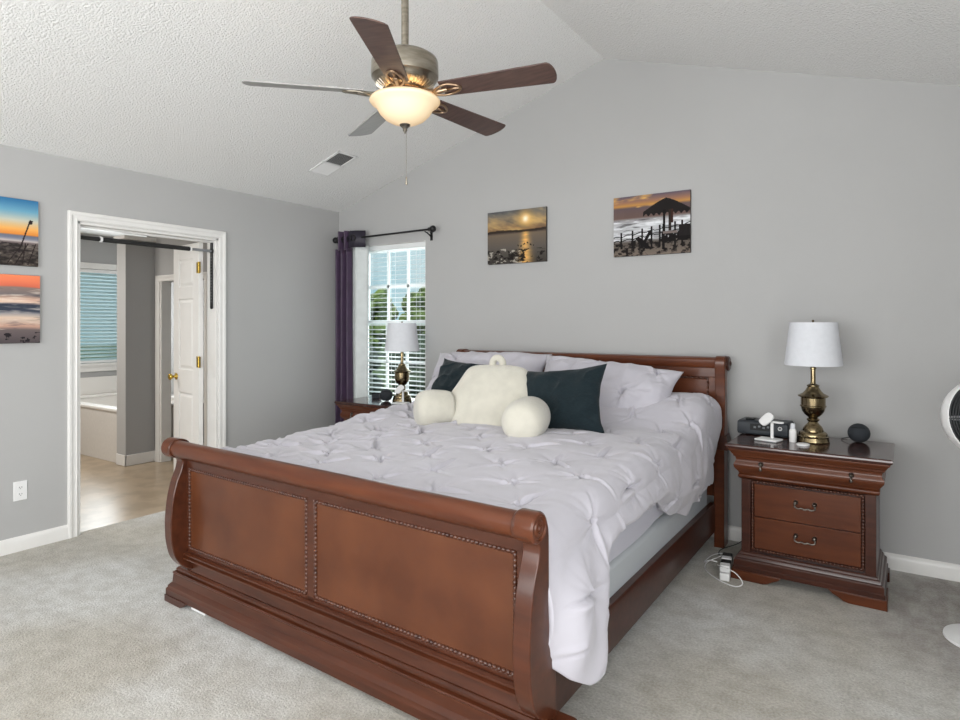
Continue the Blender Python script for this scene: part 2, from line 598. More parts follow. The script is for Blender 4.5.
r_.box(WX0 + 0.004, WX1 - 0.004, YB + 0.001, yf - 0.01, WZ1 - 0.004, WZ1 - 0.0005)
r_.build('window_reveal', M['trim'], window, smooth=False)

blind = thing('window_blind', 'white horizontal slat blind, slats open, in the window beside the purple curtain', 'blind', (WX0, YB + 0.035, WZ0))
W_ = WX1 - WX0
H_ = WZ1 - WZ0
MB().box(0.008, W_ - 0.008, -0.028, 0.024, H_ - 0.052, H_ - 0.006).build('headrail', M['slat'], blind, bevel=0.003)
ns = 34
for k in range(ns):
    z = 0.045 + (H_ - 0.12) * k / (ns - 1)
    P = []
    for i in range(2):
        row = []
        for j in range(7):
            u = -1 + 2 * j / 6
            row.append((0.012 + (W_ - 0.024) * i, u * 0.0235, z + 0.0012 * (1 - u * u) + u * 0.0028))
        P.append(row)
    MB().grid(P).build('slat', M['slat'], blind, smooth=True, solid=0.0018)
MB().box(0.012, W_ - 0.012, -0.025, 0.022, 0.006, 0.024).build('bottom_rail', M['slat'], blind, bevel=0.003)
for xx in (0.11, W_ / 2, W_ - 0.11):
    q = MB()
    for yy in (-0.026, 0.026):
        q.tube([(xx, yy, 0.02), (xx, yy, H_ - 0.04)], 0.0011, 6)
    q.build('ladder_cord', M['slat'], blind)

# curtain rod and curtain
rod = thing('curtain_rod', 'black metal curtain rod with ball finials above the window', 'curtain rod', (-3.77, 4.075, 2.155))
MB().tube([(-0.56, 0, -0.004), (0.55, 0, 0.006)], 0.0085, 12).build('rod', M['black'], rod)
for sx, zz in ((-0.575, -0.004), (0.575, 0.006)):
    f_ = MB().ball((sx, 0, zz), 0.029, seg=20, rings=14)
    f_.lathe([(0.017, -0.022), (0.017, 0.022)], 16, (sx * 0.965, 0, zz), 'X')
    f_.build('finial', M['black'], rod, smooth=True)
for sx in (-0.48, 0.49):
    k_ = MB()
    k_.tube([(sx, 0.0, -0.010), (sx, 0.03, -0.014), (sx, 0.088, -0.045)], 0.0055, 8)
    k_.box(sx - 0.011, sx + 0.011, 0.086, 0.093, -0.075, 0.015)
    k_.build('bracket', M['black'], rod)

cur = thing('curtain', 'deep purple grommet curtain with white lining, gathered left of the window', 'curtain', (-4.15, 4.075, 0.0))


def sheet(x0, x1, amp, n, ph, z0, z1, y0=0.0, flare=0.0, nz_=34):
    P = []
    m_ = 90
    for i in range(nz_):
        z = z0 + (z1 - z0) * i / (nz_ - 1)
        row = []
        for j in range(m_):
            t = j / (m_ - 1)
            k = 1 + flare * (1 - i / (nz_ - 1))
            x = x0 + (x1 - x0) * t
            xc = (x0 + x1) / 2
            x = xc + (x - xc) * k
            yy = y0 + amp * math.sin(2 * PI * n * t + ph) + 0.004 * noise.noise(Vector((t * 6, z * 1.2, ph)))
            x += 0.006 * noise.noise(Vector((t * 3, z * 1.5, 4 + ph)))
            row.append((x, yy, z))
        P.append(row)
    return MB().grid(P)


sheet(-0.205, 0.012, 0.038, 3.0, 0.4, 0.03, 2.06, flare=0.04).build('panel', M['purple'], cur, smooth=True, solid=0.003)
hd = sheet(-0.175, 0.015, 0.036, 2.5, 0.4, 2.05, 2.225).build('header', M['purple'], cur, smooth=True, solid=0.003)
sheet(0.0, 0.205, 0.026, 1.25, 1.2, 0.03, 2.075, y0=0.004, flare=0.03).build('lining', M['lining'], cur, smooth=True, solid=0.003)
hb = MB()
hb.grid([[(x, -0.012 - 0.03 * math.cos((x - 0.06) * 22), z) for x in np.linspace(-0.01, 0.175, 28)] for z in (2.065, 2.14, 2.215)])
hb.build('header_band', M['purple_dark'], cur, smooth=True, solid=0.004)
ring = MB()
ring.tube([(0.075 + 0.026 * math.cos(a), -0.046, 2.148 + 0.026 * math.sin(a)) for a in np.linspace(0, 2 * PI, 25)[:-1]], 0.006, 8, closed=True)
ring.build('grommet', M['black'], cur, smooth=True)
for xg in (-0.16, -0.09, -0.02):
    q = MB().tube([(xg, 0.0 + 0.026 * math.cos(a), 2.149 + 0.026 * math.sin(a)) for a in np.linspace(0, 2 * PI, 21)[:-1]], 0.005, 8, closed=True)
    q.build('grommet', M['black'], cur, smooth=True)

# ------------------------------------------------------------------ outside
struct(MB().box(-60, 40, YB + WT + 0.02, 70, -0.9, -0.6).build('ground', M['lawn'], smooth=False))


def tree(name, label, x, y, h, rw, m, cat='tree', z0=-0.6, crown0=0.25, seed=1, group=None):
    t = thing(name, label, cat, (x, y, z0), 0, group)
    MB().tube([(0, 0, 0), (0.05, 0, h * 0.3), (0, 0.03, h * 0.6)], [0.16, 0.12, 0.06], 8).build('trunk', M['bark'], t)
    rnd = random.Random(seed)
    b = MB()
    for k in range(24):
        a, q = rnd.uniform(0, 2 * PI), rnd.random() ** 0.5
        zc = h * (crown0 + (1 - crown0) * rnd.uniform(0.12, 0.88))
        s_ = rw * (1 - 0.55 * abs(zc / h - 0.45))
        cx, cy = math.cos(a) * q * s_ * 0.75, math.sin(a) * q * s_ * 0.75
        rr = rw * rnd.uniform(0.28, 0.5)
        m0 = len(b.v)
        b.ball((cx, cy, zc), rr, rr, rr * 0.85, 18, 12)
        for i in range(m0, len(b.v)):
            v = Vector(b.v[i])
            d = (v - Vector((cx, cy, zc))).normalized()
            v += d * (noise.noise(v * 2.3 + Vector((seed, 0, 0))) * 0.35 + noise.noise(v * 6.0) * 0.22) * rr
            b.v[i] = tuple(v)
    b.build('crown', m, t, smooth=False)
    return t


far = [(-33.0, 25.0, 4.5, 1.5, 'leaf', 'green tree behind the white curtain lining'),
       (-29.6, 26.4, 5.0, 1.5, 'leaf_dark', 'dark rounded treetop seen through left panes of upper window'),
       (-27.0, 28.6, 4.0, 1.45, 'leaf', 'yellow-green tree between the two dark treetops in the bedroom window'),
       (-24.6, 30.6, 4.4, 1.45, 'leaf', 'sunlit green tree behind the middle panes of the bedroom window'),
       (-22.4, 32.6, 5.3, 1.4, 'leaf_dark', 'dark pointed treetop against the sky behind middle panes of the bedroom window'),
       (-20.0, 34.4, 4.4, 1.45, 'leaf', 'bright green tree behind right panes of the bedroom window'),
       (-17.6, 36.0, 5.7, 1.45, 'leaf_dark', 'tall dark tree at right edge of the bedroom window')]
for i, (x, y, h, rw, mm, lab) in enumerate(far):
    tree('background_tree', lab, x, y, h, rw, M[mm], seed=i + 3, crown0=0.06, group='trees seen through the bedroom window')
near = [(-13.9, 10.2, 1.5, 0.95, 'leaf_dark', 'dark bush low outside the window, beside the curtain lining'),
        (-11.9, 11.4, 1.6, 0.95, 'leaf_pale', 'grey-green bush low outside the bedroom window, left panes'),
        (-10.0, 12.6, 1.5, 0.95, 'leaf_dark', 'dark bush low outside the bedroom window, behind the small lamp'),
        (-8.1, 13.8, 1.6, 0.95, 'leaf_pale', 'grey-green bush low outside the bedroom window, right panes')]
for i, (x, y, h, rw, mm, lab) in enumerate(near):
    tree('bush', lab, x, y, h, rw, M[mm], 'bush', seed=i + 20, crown0=0.0, group='bushes outside the bedroom window')

# ------------------------------------------------------------------ bathroom beyond the doorway
BX0, BX1, BY0, BY1 = -8.0, XL - WT, 0.4, 4.17
struct(MB().box(BX0 - 0.1, XL - 0.055, BY0 - 0.1, BY1 + 0.1, -0.1, -0.002).build('floor_bath', M['vinyl'], smooth=False))
struct(MB().box(BX0 - 0.1, BX1, BY0 - 0.1, BY1 + 0.1, 2.44, 2.54).build('ceiling_bath', M['trim'], smooth=False))
BWY0, BWY1, BWZ0, BWZ1 = 3.30, 4.06, 0.90, 2.03
b = MB()
b.box(BX0 - 0.1, BX0, BY0 - 0.1, BWY0, 0, 2.44)
b.box(BX0 - 0.1, BX0, BWY1, BY1, 0, 2.44)
b.box(BX0 - 0.1, BX0, BWY0, BWY1, 0, BWZ0)
b.box(BX0 - 0.1, BX0, BWY0, BWY1, BWZ1, 2.44)
struct(b.build('wall_bath_far', M['bathwall'], smooth=False))
struct(MB().box(BX0, BX1, BY0 - 0.1, BY0, 0, 2.44).build('wall_bath_near', M['bathwall'], smooth=False))
struct(MB().box(BX0, BX1, BY1, BY1 + 0.1, 0, 2.44).build('wall_bath_end', M['bathwall'], smooth=False))
# stub wall at the tub end, white-capped
PX0, PX1, PY0, PY1 = -6.31, -6.16, 3.08, 3.36
struct(MB().box(PX0, PX1, PY0, PY1 + 0.1, 0, 2.19).build('wall_stub', M['bathwall'], smooth=False))
struct(MB().box(PX0 - 0.03, PX1 + 0.03, PY0 - 0.03, PY1 + 0.1, 2.19, 2.225).build('trim_4', M['trim'], bevel=0.004))
struct(MB().box(PX0 - 0.012, PX1 + 0.004, PY0 - 0.006, PY0, 0.11, 2.19).build('stub_lit_face', M['wall'], smooth=False))  # lighter sheet on the end face, painting in the light from the window
# wall with a second, cased opening behind the open door
OX0, OX1, OZ = -6.06, -5.30, 1.79
b = MB()
b.box(PX1, OX0, PY1, PY1 + 0.1, 0, 2.44)
b.box(OX1, BX1, PY1, PY1 + 0.1, 0, 2.44)
b.box(OX0, OX1, PY1, PY1 + 0.1, OZ, 2.44)
b.box(PX0, PX1, PY1, PY1 + 0.1, 2.19, 2.44)
struct(b.build('wall_bath_side', M['bathwall'], smooth=False))
b = MB()
casing(b, OX0, OX1, OZ, lambda a, h, d: (a, PY1 - d, h))
b.box(OX0, OX0 + 0.02, PY1, PY1 + 0.1, 0, OZ)
b.box(OX1 - 0.02, OX1, PY1, PY1 + 0.1, 0, OZ)
struct(b.build('trim_6', M['trim'], autos=20))
b = MB()
b.box(PX1, PX1 + 0.014, PY0 - 0.014, PY1, 0, 0.105)
b.box(PX0 - 0.014, PX1 + 0.014, PY0 - 0.014, PY0, 0, 0.105)
b.box(PX1 + 0.014, OX0 - CW, PY1 - 0.014, PY1, 0, 0.105)
struct(b.build('baseboard_bath', M['trim'], bevel=0.004))
# tub with deck and apron
tub = thing('bathtub', 'white alcove bathtub under the bathroom window', 'bathtub', (-7.15, 3.6, 0))
MB().box(-0.84, 0.835, -0.50, -0.47, 0, 0.50).build('apron', M['apron'], tub)
rim = MB()
rim.box(-0.84, 0.835, -0.515, -0.40, 0.50, 0.53)
rim.box(-0.84, 0.835, 0.40, 0.52, 0.50, 0.53)
rim.box(-0.84, -0.72, -0.40, 0.40, 0.50, 0.53)
rim.box(0.72, 0.835, -0.40, 0.40, 0.50, 0.53)
rim.build('rim', M['porcelain'], tub, bevel=0.008)
bas = MB()
P = []
for rr, zz in ((1.0, 0.52), (0.96, 0.35), (0.9, 0.18), (0.8, 0.12), (0.0, 0.11)):
    P.append([(0.74 * rr * math.copysign(abs(math.cos(a)) ** 0.4, math.cos(a)), 0.42 * rr * math.copysign(abs(math.sin(a)) ** 0.4, math.sin(a)), zz) for a in np.linspace(0, 2 * PI, 49)])
bas.grid(P).build('basin', M['porcelain'], tub, smooth=True)
MB().box(-0.848, -0.83, -0.52, 0.55, 0.53, 0.735).build('splash_panel', M['porcelain'], tub, bevel=0.004)
# bathroom window with its blind
b = MB()
xx0 = BX0
b.box(xx0, xx0 + 0.02, BWY0 - 0.07, BWY0, BWZ0 - 0.05, BWZ1 + 0.07)
b.box(xx0, xx0 + 0.02, BWY1, BWY1 + 0.07, BWZ0 - 0.05, BWZ1 + 0.07)
b.box(xx0, xx0 + 0.02, BWY0, BWY1, BWZ1, BWZ1 + 0.07)
b.box(xx0, xx0 + 0.045, BWY0 - 0.09, BWY1 + 0.09, BWZ0 - 0.03, BWZ0)
b.box(xx0, xx0 + 0.02, BWY0 - 0.07, BWY1 + 0.07, BWZ0 - 0.1, BWZ0 - 0.03)
win2 = struct(b.build('window_2', M['trim'], bevel=0.003))
MB().box(xx0 - 0.06, xx0 - 0.056, BWY0, BWY1, BWZ0, BWZ1).build('window_pane', M['glass'], win2, smooth=False)
bl2 = thing('bathroom_blind', 'pale teal horizontal slat blind over the bathroom window', 'blind', (BX0 - 0.02, (BWY0 + BWY1) / 2, BWZ0))
M['slat_teal'] = mat('blind_slat_daylit', (0.50, 0.66, 0.68), 0.45)
hw = (BWY1 - BWY0) / 2 - 0.01
hh = BWZ1 - BWZ0
MB().box(-0.02, 0.025, -hw, hw, hh - 0.045, hh - 0.003).build('headrail', M['white'], bl2, bevel=0.003)
for k in range(25):
    z = 0.045 + (hh - 0.11) * k / 24
    P = [[(0.0 + u * 0.018, yy, z - u * 0.014 + 0.003 * (1 - u * u)) for u in (-1, -0.5, 0, 0.5, 1)] for yy in (-hw, hw)]
    MB().grid(P).build('slat', M['slat_teal'], bl2, smooth=True, solid=0.0025)
MB().box(-0.02, 0.022, -hw, hw, 0.004, 0.03).build('bottom_rail', M['white'], bl2, bevel=0.003)

# the open bathroom door: narrow three-panel leaf hinged on the right jamb
DW, DT = 0.475, 0.035
door = thing('bathroom_door', 'white panelled door with brass knob standing open into the bathroom', 'door', (XL - WT - 0.012, DY1 - 0.043, 0.012), R(-8.0))
d_ = MB()
DH = 2.0
st, zs = 0.105, [0.0, 0.21, 0.80, 0.99, 1.56, 1.66, 1.88, DH]
d_.box(-DW, -DW + st, -DT, 0, 0, DH)
d_.box(-st, 0, -DT, 0, 0, DH)
for z0, z1 in ((zs[0], zs[1]), (zs[2], zs[3]), (zs[4], zs[5]), (zs[6], zs[7])):
    d_.box(-DW + st, -st, -DT, 0, z0, z1)
d_.build('leaf_frame', M['trim'], door, bevel=0.003)
for z0, z1 in ((zs[1], zs[2]), (zs[3], zs[4]), (zs[5], zs[6])):
    p_ = MB()
    x0, x1 = -DW + st, -st
    p_.box(x0, x1, -DT + 0.010, -0.010, z0, z1)
    q = [(x0 + 0.012, z0 + 0.012, x1 - 0.012, z1 - 0.012, -DT + 0.010), (x0 + 0.032, z0 + 0.032, x1 - 0.032, z1 - 0.032, -DT + 0.002)]
    vs = []
    for (a, c0, e, g_, y) in q:
        vs += [(a, y, c0), (e, y, c0), (e, y, g_), (a, y, g_)]
    p_.add(vs, [(0, 1, 5, 4), (1, 2, 6, 5), (2, 3, 7, 6), (3, 0, 4, 7), (4, 5, 6, 7)])
    p_.build('door_panel', M['trim'], door, smooth=False)
kn = MB()
for sgn in (-1, 1):
    y0 = -DT if sgn < 0 else 0
    kn.lathe([(0.028, 0), (0.028, 0.006), (0.012, 0.010), (0.010, 0.03), (0.020, 0.036), (0.027, 0.048), (0.024, 0.06), (0.010, 0.066)] if sgn > 0 else
             [(0.028, 0), (0.028, -0.006), (0.012, -0.010), (0.010, -0.03), (0.020, -0.036), (0.027, -0.048), (0.024, -0.06), (0.010, -0.066)], 20, (-DW + 0.06, y0, 0.925), 'Y')
kn.build('door_knob', M['gold'], door, smooth=True)
for zz in (0.25, 1.06, 1.80):
    h_ = MB()
    h_.lathe([(0.008, -0.045), (0.008, 0.045)], 12, (0.010, -DT - 0.004, zz))
    h_.box(-0.036, 0.006, -DT - 0.003, -DT, zz - 0.043, zz + 0.043)
    h_.box(0.014, 0.044, -DT - 0.008, -DT - 0.005, zz - 0.043, zz + 0.043)
    h_.build('hinge', M['gold'], door)

# doorway pull-up bar
pb = thing('pull_up_bar', 'black foam-gripped pull-up bar wedged across the bathroom doorway', 'exercise bar', (-4.45, (DY0 + DY1) / 2, 1.94))
hy = (DY1 - DY0) / 2 - 0.018
MB().lathe([(0.0105, -hy + 0.006), (0.0105, hy - 0.006)], 16, (0, 0, 0), 'Y').build('bar', M['grey'], pb)
MB().lathe([(0.0165, -hy + 0.155), (0.0165, hy - 0.19)], 20, (0, 0, 0), 'Y').build('foam_grip', M['foam'], pb)
for yy in (-hy + 0.148, hy - 0.183):
    MB().lathe([(0.019, -0.006), (0.019, 0.006)], 20, (0, yy, 0), 'Y').build('collar', M['white'], pb)
MB().lathe([(0.0135, -hy + 0.006), (0.0135, -hy + 0.14)], 16, (0, 0, 0), 'Y').build('foam_grip', M['foam'], pb)
for sgn in (-1, 1):
    e_ = MB()
    y0, y1 = sorted((sgn * (hy - 0.012), sgn * (hy - 0.0005)))
    e_.box(-0.013, 0.013, y0, y1, -0.44, 0.066)
    e_.lathe([(0.022, y0), (0.022, y1)], 16, (0, 0, 0), 'Y')
    e_.lathe([(0.013, y0), (0.013, y1)], 16, (0, 0, -0.44), 'Y')
    e_.build('bracket', M['black'], pb, bevel=0.002)
    s_ = MB()
    for k in range(16):
        s_.ball((0.003, sgn * (hy - 0.012), -0.05 - k * 0.023), 0.004, seg=8, rings=6)
    s_.build('bolt_row', M['grey'], pb)

# wall outlet
out = thing('wall_outlet', 'white duplex electrical outlet low on the left wall', 'outlet', (XL, 1.578, 0.362))
MB().box(0, 0.006, -0.036, 0.036, -0.058, 0.058).build('plate', M['white'], out, bevel=0.003)
for zz in (-0.02, 0.02):
    s_ = MB().prism([(0.017 * math.cos(a), 0.0145 * math.sin(a) + zz) for a in np.linspace(0, 2 * PI, 21)[:-1]], 'X', 0.006, 0.0085)
    sk = s_.build('socket', M['white'], out)
    q = MB()
    for yy in (-0.006, 0.006):
        q.box(0.0085, 0.009, yy - 0.0012, yy + 0.0012, zz - 0.002, zz + 0.006)
    q.ball((0.0086, 0, zz - 0.007), 0.0022, seg=8, rings=6)
    q.build('slot', M['black'], sk)

# ------------------------------------------------------------------ canvases
def canvas(label, loc, rz, w_, h, fn, nx, ny, name='canvas_print', d=0.02):
    t = thing(name, label, 'picture', loc, rz, 'beach canvases on the walls')
    MB().box(-w_ / 2, w_ / 2, -d, 0, -h / 2, h / 2).build('stretcher', M['canvas'], t, bevel=0.002)
    me = bpy.data.meshes.new('print')
    xs, zs_ = np.linspace(-w_ / 2 + 0.001, w_ / 2 - 0.001, nx + 1), np.linspace(-h / 2 + 0.001, h / 2 - 0.001, ny + 1)
    vs = [(x, -d - 0.0008, z) for z in zs_ for x in xs]
    fs = [(j * (nx + 1) + i, j * (nx + 1) + i + 1, (j + 1) * (nx + 1) + i + 1, (j + 1) * (nx + 1) + i) for j in range(ny) for i in range(nx)]
    me.from_pydata(vs, [], fs)
    at = me.attributes.new('print', 'FLOAT_COLOR', 'CORNER')
    U, V = np.meshgrid((np.arange(nx) + 0.5) / nx, (np.arange(ny) + 0.5) / ny)
    C = np.clip(fn(U, V), 0, 1)
    C = np.where(C <= 0.04045, C / 12.92, ((C + 0.055) / 1.055) ** 2.4)
    A = np.ones((ny * nx, 4, 4))
    A[:, :, :3] = C.reshape(-1, 1, 3)
    at.data.foreach_set('color', A.reshape(-1))
    me.materials.append(M['print'])
    o = bpy.data.objects.new('print', me)
    COL.objects.link(o)
    o.parent = t
    return t


def ramp(V, stops):
    ps = [s[0] for s in stops]
    return np.stack([np.interp(V, ps, [s[1][k] / 255 for s in stops]) for k in range(3)], -1)


def fbm(U, V, sx, sy, seed=0, oct_=4):
    rng = np.random.RandomState(seed)
    out = np.zeros_like(U)
    amp = 1.0
    tot = 0
    for o in range(oct_):
        fx, fy = max(2, int(sx * 2 ** o)), max(2, int(sy * 2 ** o))
        g = rng.rand(fy + 2, fx + 2)
        x, y = U * fx, V * fy
        i, j = x.astype(int), y.astype(int)
        a, b_ = x - i, y - j
        a, b_ = a * a * (3 - 2 * a), b_ * b_ * (3 - 2 * b_)
        out += amp * ((g[j, i] * (1 - a) + g[j, i + 1] * a) * (1 - b_) + (g[j + 1, i] * (1 - a) + g[j + 1, i + 1] * a) * b_)
        tot += amp
        amp *= 0.55
    return out / tot


def blend(C, mask, col):
    m_ = np.clip(mask, 0, 1)[..., None]
    return C * (1 - m_) + np.array(col) / 255 * m_


def pic_sun(U, V):
    n = fbm(U * 0.8 + V * 0.2, np.clip(V + U * 0.25, 0, 1.2) / 1.25, 4, 9, 3)
    C = ramp(V, [(0, (62, 58, 54)), (0.3, (92, 86, 80)), (0.55, (112, 98, 84)), (0.6, (58, 48, 44)), (0.63, (120, 92, 66)), (0.78, (150, 128, 98)), (1, (96, 98, 100))])
    sky = (V > 0.62)
    C = blend(C, sky * np.clip((n - 0.45) * 4, 0, 1) * 0.75, (205, 170, 110))
    C = blend(C, sky * np.clip((0.42 - n) * 5, 0, 1) * 0.8, (74, 74, 76))
    d = np.hypot((U - 0.66) * 1.3, V - 0.82)
    C = blend(C, np.exp(-(d / 0.17) ** 2) * 0.8, (255, 200, 110))
    C = blend(C, np.exp(-(d / 0.06) ** 2), (255, 250, 225))
    n2 = fbm(U, V, 4, 40, 8)
    col = np.exp(-((U - 0.66) / (0.05 + 0.10 * (0.6 - np.clip(V, 0, 0.6)))) ** 2) * (V < 0.6) * (0.4 + 1.1 * n2)
    C = blend(C, col * 0.8, (250, 190, 105))
    C = blend(C, (np.abs(V - 0.605 - 0.012 * np.sin(U * 7)) < 0.022) * 0.85, (46, 38, 34))
    n3 = fbm(U, V, 16, 22, 5)
    C = blend(C, ((n3 > 0.60) & (V < 0.26)) * 0.9, (24, 20, 18))
    C = blend(C, ((n3 < 0.37) & (V < 0.28) & (U < 0.6)) * 0.7, (196, 190, 178))
    bird = (np.abs(V - 0.34 - 0.03 * np.sin(U * 30)) < 0.014) & (U > 0.5) & (U < 0.8) & (np.sin(U * 120) > 0)
    return blend(C, bird, (20, 16, 14))


def pic_hut(U, V):
    n = fbm(U, np.clip(V - U * 0.12 + 0.12, 0, 1.1) / 1.2, 3, 14, 12)
    C = ramp(V, [(0, (120, 108, 98)), (0.22, (92, 84, 78)), (0.27, (150, 150, 152)), (0.5, (196, 198, 202)), (0.6, (150, 148, 150)), (0.64, (104, 84, 78)), (0.8, (98, 82, 84)), (0.84, (190, 138, 74)), (0.9, (150, 110, 90)), (1, (96, 86, 100))])
    n2 = fbm(U, V, 5, 30, 4)
    C = blend(C, (V > 0.8) * np.clip((n - 0.5) * 6, 0, 1) * 0.8, (232, 180, 96))
    C = blend(C, ((V < 0.6) & (V > 0.26)) * np.clip((n2 - 0.52) * 6, 0, 1) * 0.8, (238, 240, 244))
    C = blend(C, ((V < 0.6) & (V > 0.26)) * np.clip((0.42 - n2) * 7, 0, 1) * 0.7, (70, 68, 70))
    n3 = fbm(U, V, 22, 26, 6)
    C = blend(C, (V < 0.24 + 0.06 * U) * np.clip((0.55 - n3) * 6, 0, 1) * 0.95, (22, 18, 17))
    blk = (20, 16, 16)
    th = (V > 0.66 + 0.02 * np.sin(U * 90)) & (V < 0.915 - 0.9 * np.abs(U - 0.70) ** 1.25) & (U > 0.40)
    C = blend(C, th, (30, 26, 26))
    C = blend(C, (np.abs(U - 0.672 - 0.02 * (V - 0.5)) < 0.016) & (V < 0.72) & (V > 0.08), blk)
    C = blend(C, (np.abs(U - 0.745) < 0.018) & (V < 0.72) & (V > 0.38), (44, 34, 30))
    C = blend(C, (np.abs(U - 0.775) < 0.012) & (V < 0.72) & (V > 0.50), (58, 34, 28))
    for k, ux in enumerate((0.105, 0.26, 0.39, 0.51, 0.62, 0.81, 0.90)):
        C = blend(C, (np.abs(U - ux) < 0.012) & (V < 0.38 + 0.17 * ux) & (V > 0.12), blk)
    for off in (0.0, -0.07):
        C = blend(C, (np.abs(V - (0.315 + off + 0.16 * U + 0.01 * np.sin(U * 40))) < 0.008), blk)
    ch = (np.abs((V - 0.22) + (U - 0.42) * -2.2) < 0.05) & (V > 0.12) & (V < 0.40)
    C = blend(C, ch, blk)
    C = blend(C, (np.abs((V - 0.2) - (U - 0.40) * -1.2) < 0.05) & (V > 0.1) & (V < 0.3) & (U > 0.3) & (U < 0.5), blk)
    C = blend(C, (V > 0.20) & (V < 0.36) & (U > 0.64) & (n3 < 0.58), blk)
    C = blend(C, (np.abs(V - 0.35) < 0.018) & (U > 0.66) & (U < 0.84), (120, 108, 104))
    C = blend(C, (V > 0.28) & (V < 0.46) & (U > 0.86), (30, 26, 26))
    return C


def pic_dune(U, V):
    C = ramp(V, [(0, (70, 62, 56)), (0.3, (88, 80, 76)), (0.345, (112, 100, 100)), (0.37, (190, 180, 176)), (0.41, (120, 124, 140)), (0.45, (104, 110, 128)), (0.47, (226, 138, 62)), (0.55, (240, 176, 96)), (0.68, (196, 196, 180)), (0.82, (110, 164, 190)), (1, (52, 112, 158))])
    n = fbm(U, V, 18, 30, 2)
    C = blend(C, (V < 0.32 + 0.05 * (1 - U)) * np.clip((0.55 - n) * 5, 0, 1) * 0.8, (34, 30, 30))
    C = blend(C, (V < 0.32) * np.clip((n - 0.6) * 6, 0, 1) * 0.6, (150, 140, 132))
    x = 0.80 + (V - 0.2) * 0.24
    C = blend(C, (np.abs(U - x) < 0.008) & (V > 0.2) & (V < 0.70), (42, 34, 36))
    C = blend(C, (np.abs(U - x - 0.01) < 0.02) & (V > 0.63) & (V < 0.69), (42, 34, 36))
    for k, (u0, sl) in enumerate(((0.78, 0.4), (0.9, 0.25), (0.70, 0.5), (0.84, 0.1))):
        C = blend(C, (np.abs(U - u0 - sl * (V - 0.05)) < 0.006) & (V > 0.02) & (V < 0.34), (40, 32, 32))
    return C


def pic_wave(U, V):
    w1 = 0.02 * np.sin(U * 5 + 1)
    C = ramp(V + w1, [(0, (84, 76, 78)), (0.18, (110, 98, 98)), (0.23, (190, 150, 132)), (0.30, (200, 176, 160)), (0.36, (214, 190, 170)), (0.42, (150, 146, 148)), (0.46, (60, 66, 80)), (0.55, (54, 60, 74)), (0.58, (226, 196, 176)), (0.64, (196, 158, 140)), (0.70, (120, 112, 112)), (0.80, (140, 120, 112)), (0.82, (216, 110, 84)), (0.9, (236, 128, 92)), (1, (240, 140, 98))])
    n = fbm(U, V, 4, 34, 9)
    C = blend(C, (V > 0.2) * (V < 0.8) * np.clip((n - 0.55) * 5, 0, 1) * 0.6, (236, 222, 206))
    C = blend(C, (V > 0.2) * (V < 0.8) * np.clip((0.40 - n) * 5, 0, 1) * 0.5, (60, 60, 70))
    C = blend(C, ((fbm(U, V, 12, 16, 13) < 0.33) & (V < 0.16)), (34, 30, 34))
    return C


canvas('beach sunset canvas with low sun and wet sand, above the bed', ((-2.70 - 2.175) / 2, YB, 2.047), R(-1.0) * 0, 0.525, 0.412, pic_sun, 150, 120)
canvas('beach canvas with dark thatched umbrella and fence, right of the sunset canvas', ((-1.645 - 1.113) / 2, YB, 2.046), 0, 0.53, 0.414, pic_hut, 170, 130)
canvas('blue and orange dusk shore canvas, upper of two beside the doorway', (XL, 1.667 - 0.26, 1.922), R(90), 0.52, 0.402, pic_dune, 150, 120)
canvas('orange sky and dark wave canvas, lower of two beside the doorway', (XL, 1.676 - 0.26, 1.46), R(90), 0.52, 0.412, pic_wave, 150, 120)

# ceiling vent on the left slope
vx, vy = -3.717, 3.452
vt = thing('ceiling_vent', 'white rectangular air vent on the sloped ceiling', 'air vent', (vx, vy, ceil_z(vx) - 0.001))
vt.rotation_euler = (0, -math.atan(SL), 0)
f_ = MB()
L2, W2 = 0.185, 0.102
f_.box(-L2, L2, -W2, -W2 + 0.018, -0.009, 0)
f_.box(-L2, L2, W2 - 0.018, W2, -0.009, 0)
f_.box(-L2, -L2 + 0.02, -W2, W2, -0.009, 0)
f_.box(L2 - 0.02, L2, -W2, W2, -0.009, 0)
f_.box(-0.008, 0.008, -W2, W2, -0.009, 0)
f_.build('frame', M['white'], vt, bevel=0.002)
MB().box(-L2 + 0.01, L2 - 0.01, -W2 + 0.01, W2 - 0.01, -0.002, 0).build('backing', M['vent_dark'], vt, smooth=False)
for x0, x1, mm, tilt in ((-L2 + 0.02, -0.008, 'white', 1), (0.008, L2 - 0.02, 'vent_grey', -1)):
    for k in range(11):
        yy = -W2 + 0.024 + k * 0.0154
        q = MB().add([(x0, yy - 0.0055, -0.006 + tilt * 0.003), (x1, yy - 0.0055, -0.006 + tilt * 0.003), (x1, yy + 0.0055, -0.006 - tilt * 0.003), (x0, yy + 0.0055, -0.006 - tilt * 0.003)], [(0, 1, 2, 3)])
        q.build('louver', M[mm], vt, smooth=False, solid=0.0012)

# ------------------------------------------------------------------ bed
BCX = -1.88
bed = thing('sleigh_bed', 'cherry wood sleigh bed frame with panelled footboard and headboard', 'bed', (BCX, 2.85, 0))


def beads(b, pts, r, step):
    """rope beading along a closed polyline (x, z) at y"""
    for i in range(len(pts)):
        a, c_ = Vector(pts[i]), Vector(pts[(i + 1) % len(pts)])
        n = max(2, int((c_ - a).length / step))
        d = (c_ - a).normalized()
        for k in range(n):
            p = a + (c_ - a) * ((k + 0.5) / n)
            ex = 0.62 * step
            b.ball(p, ex if abs(d.x) > 0.5 else r, r, ex if abs(d.z) > 0.5 else r, 8, 6)


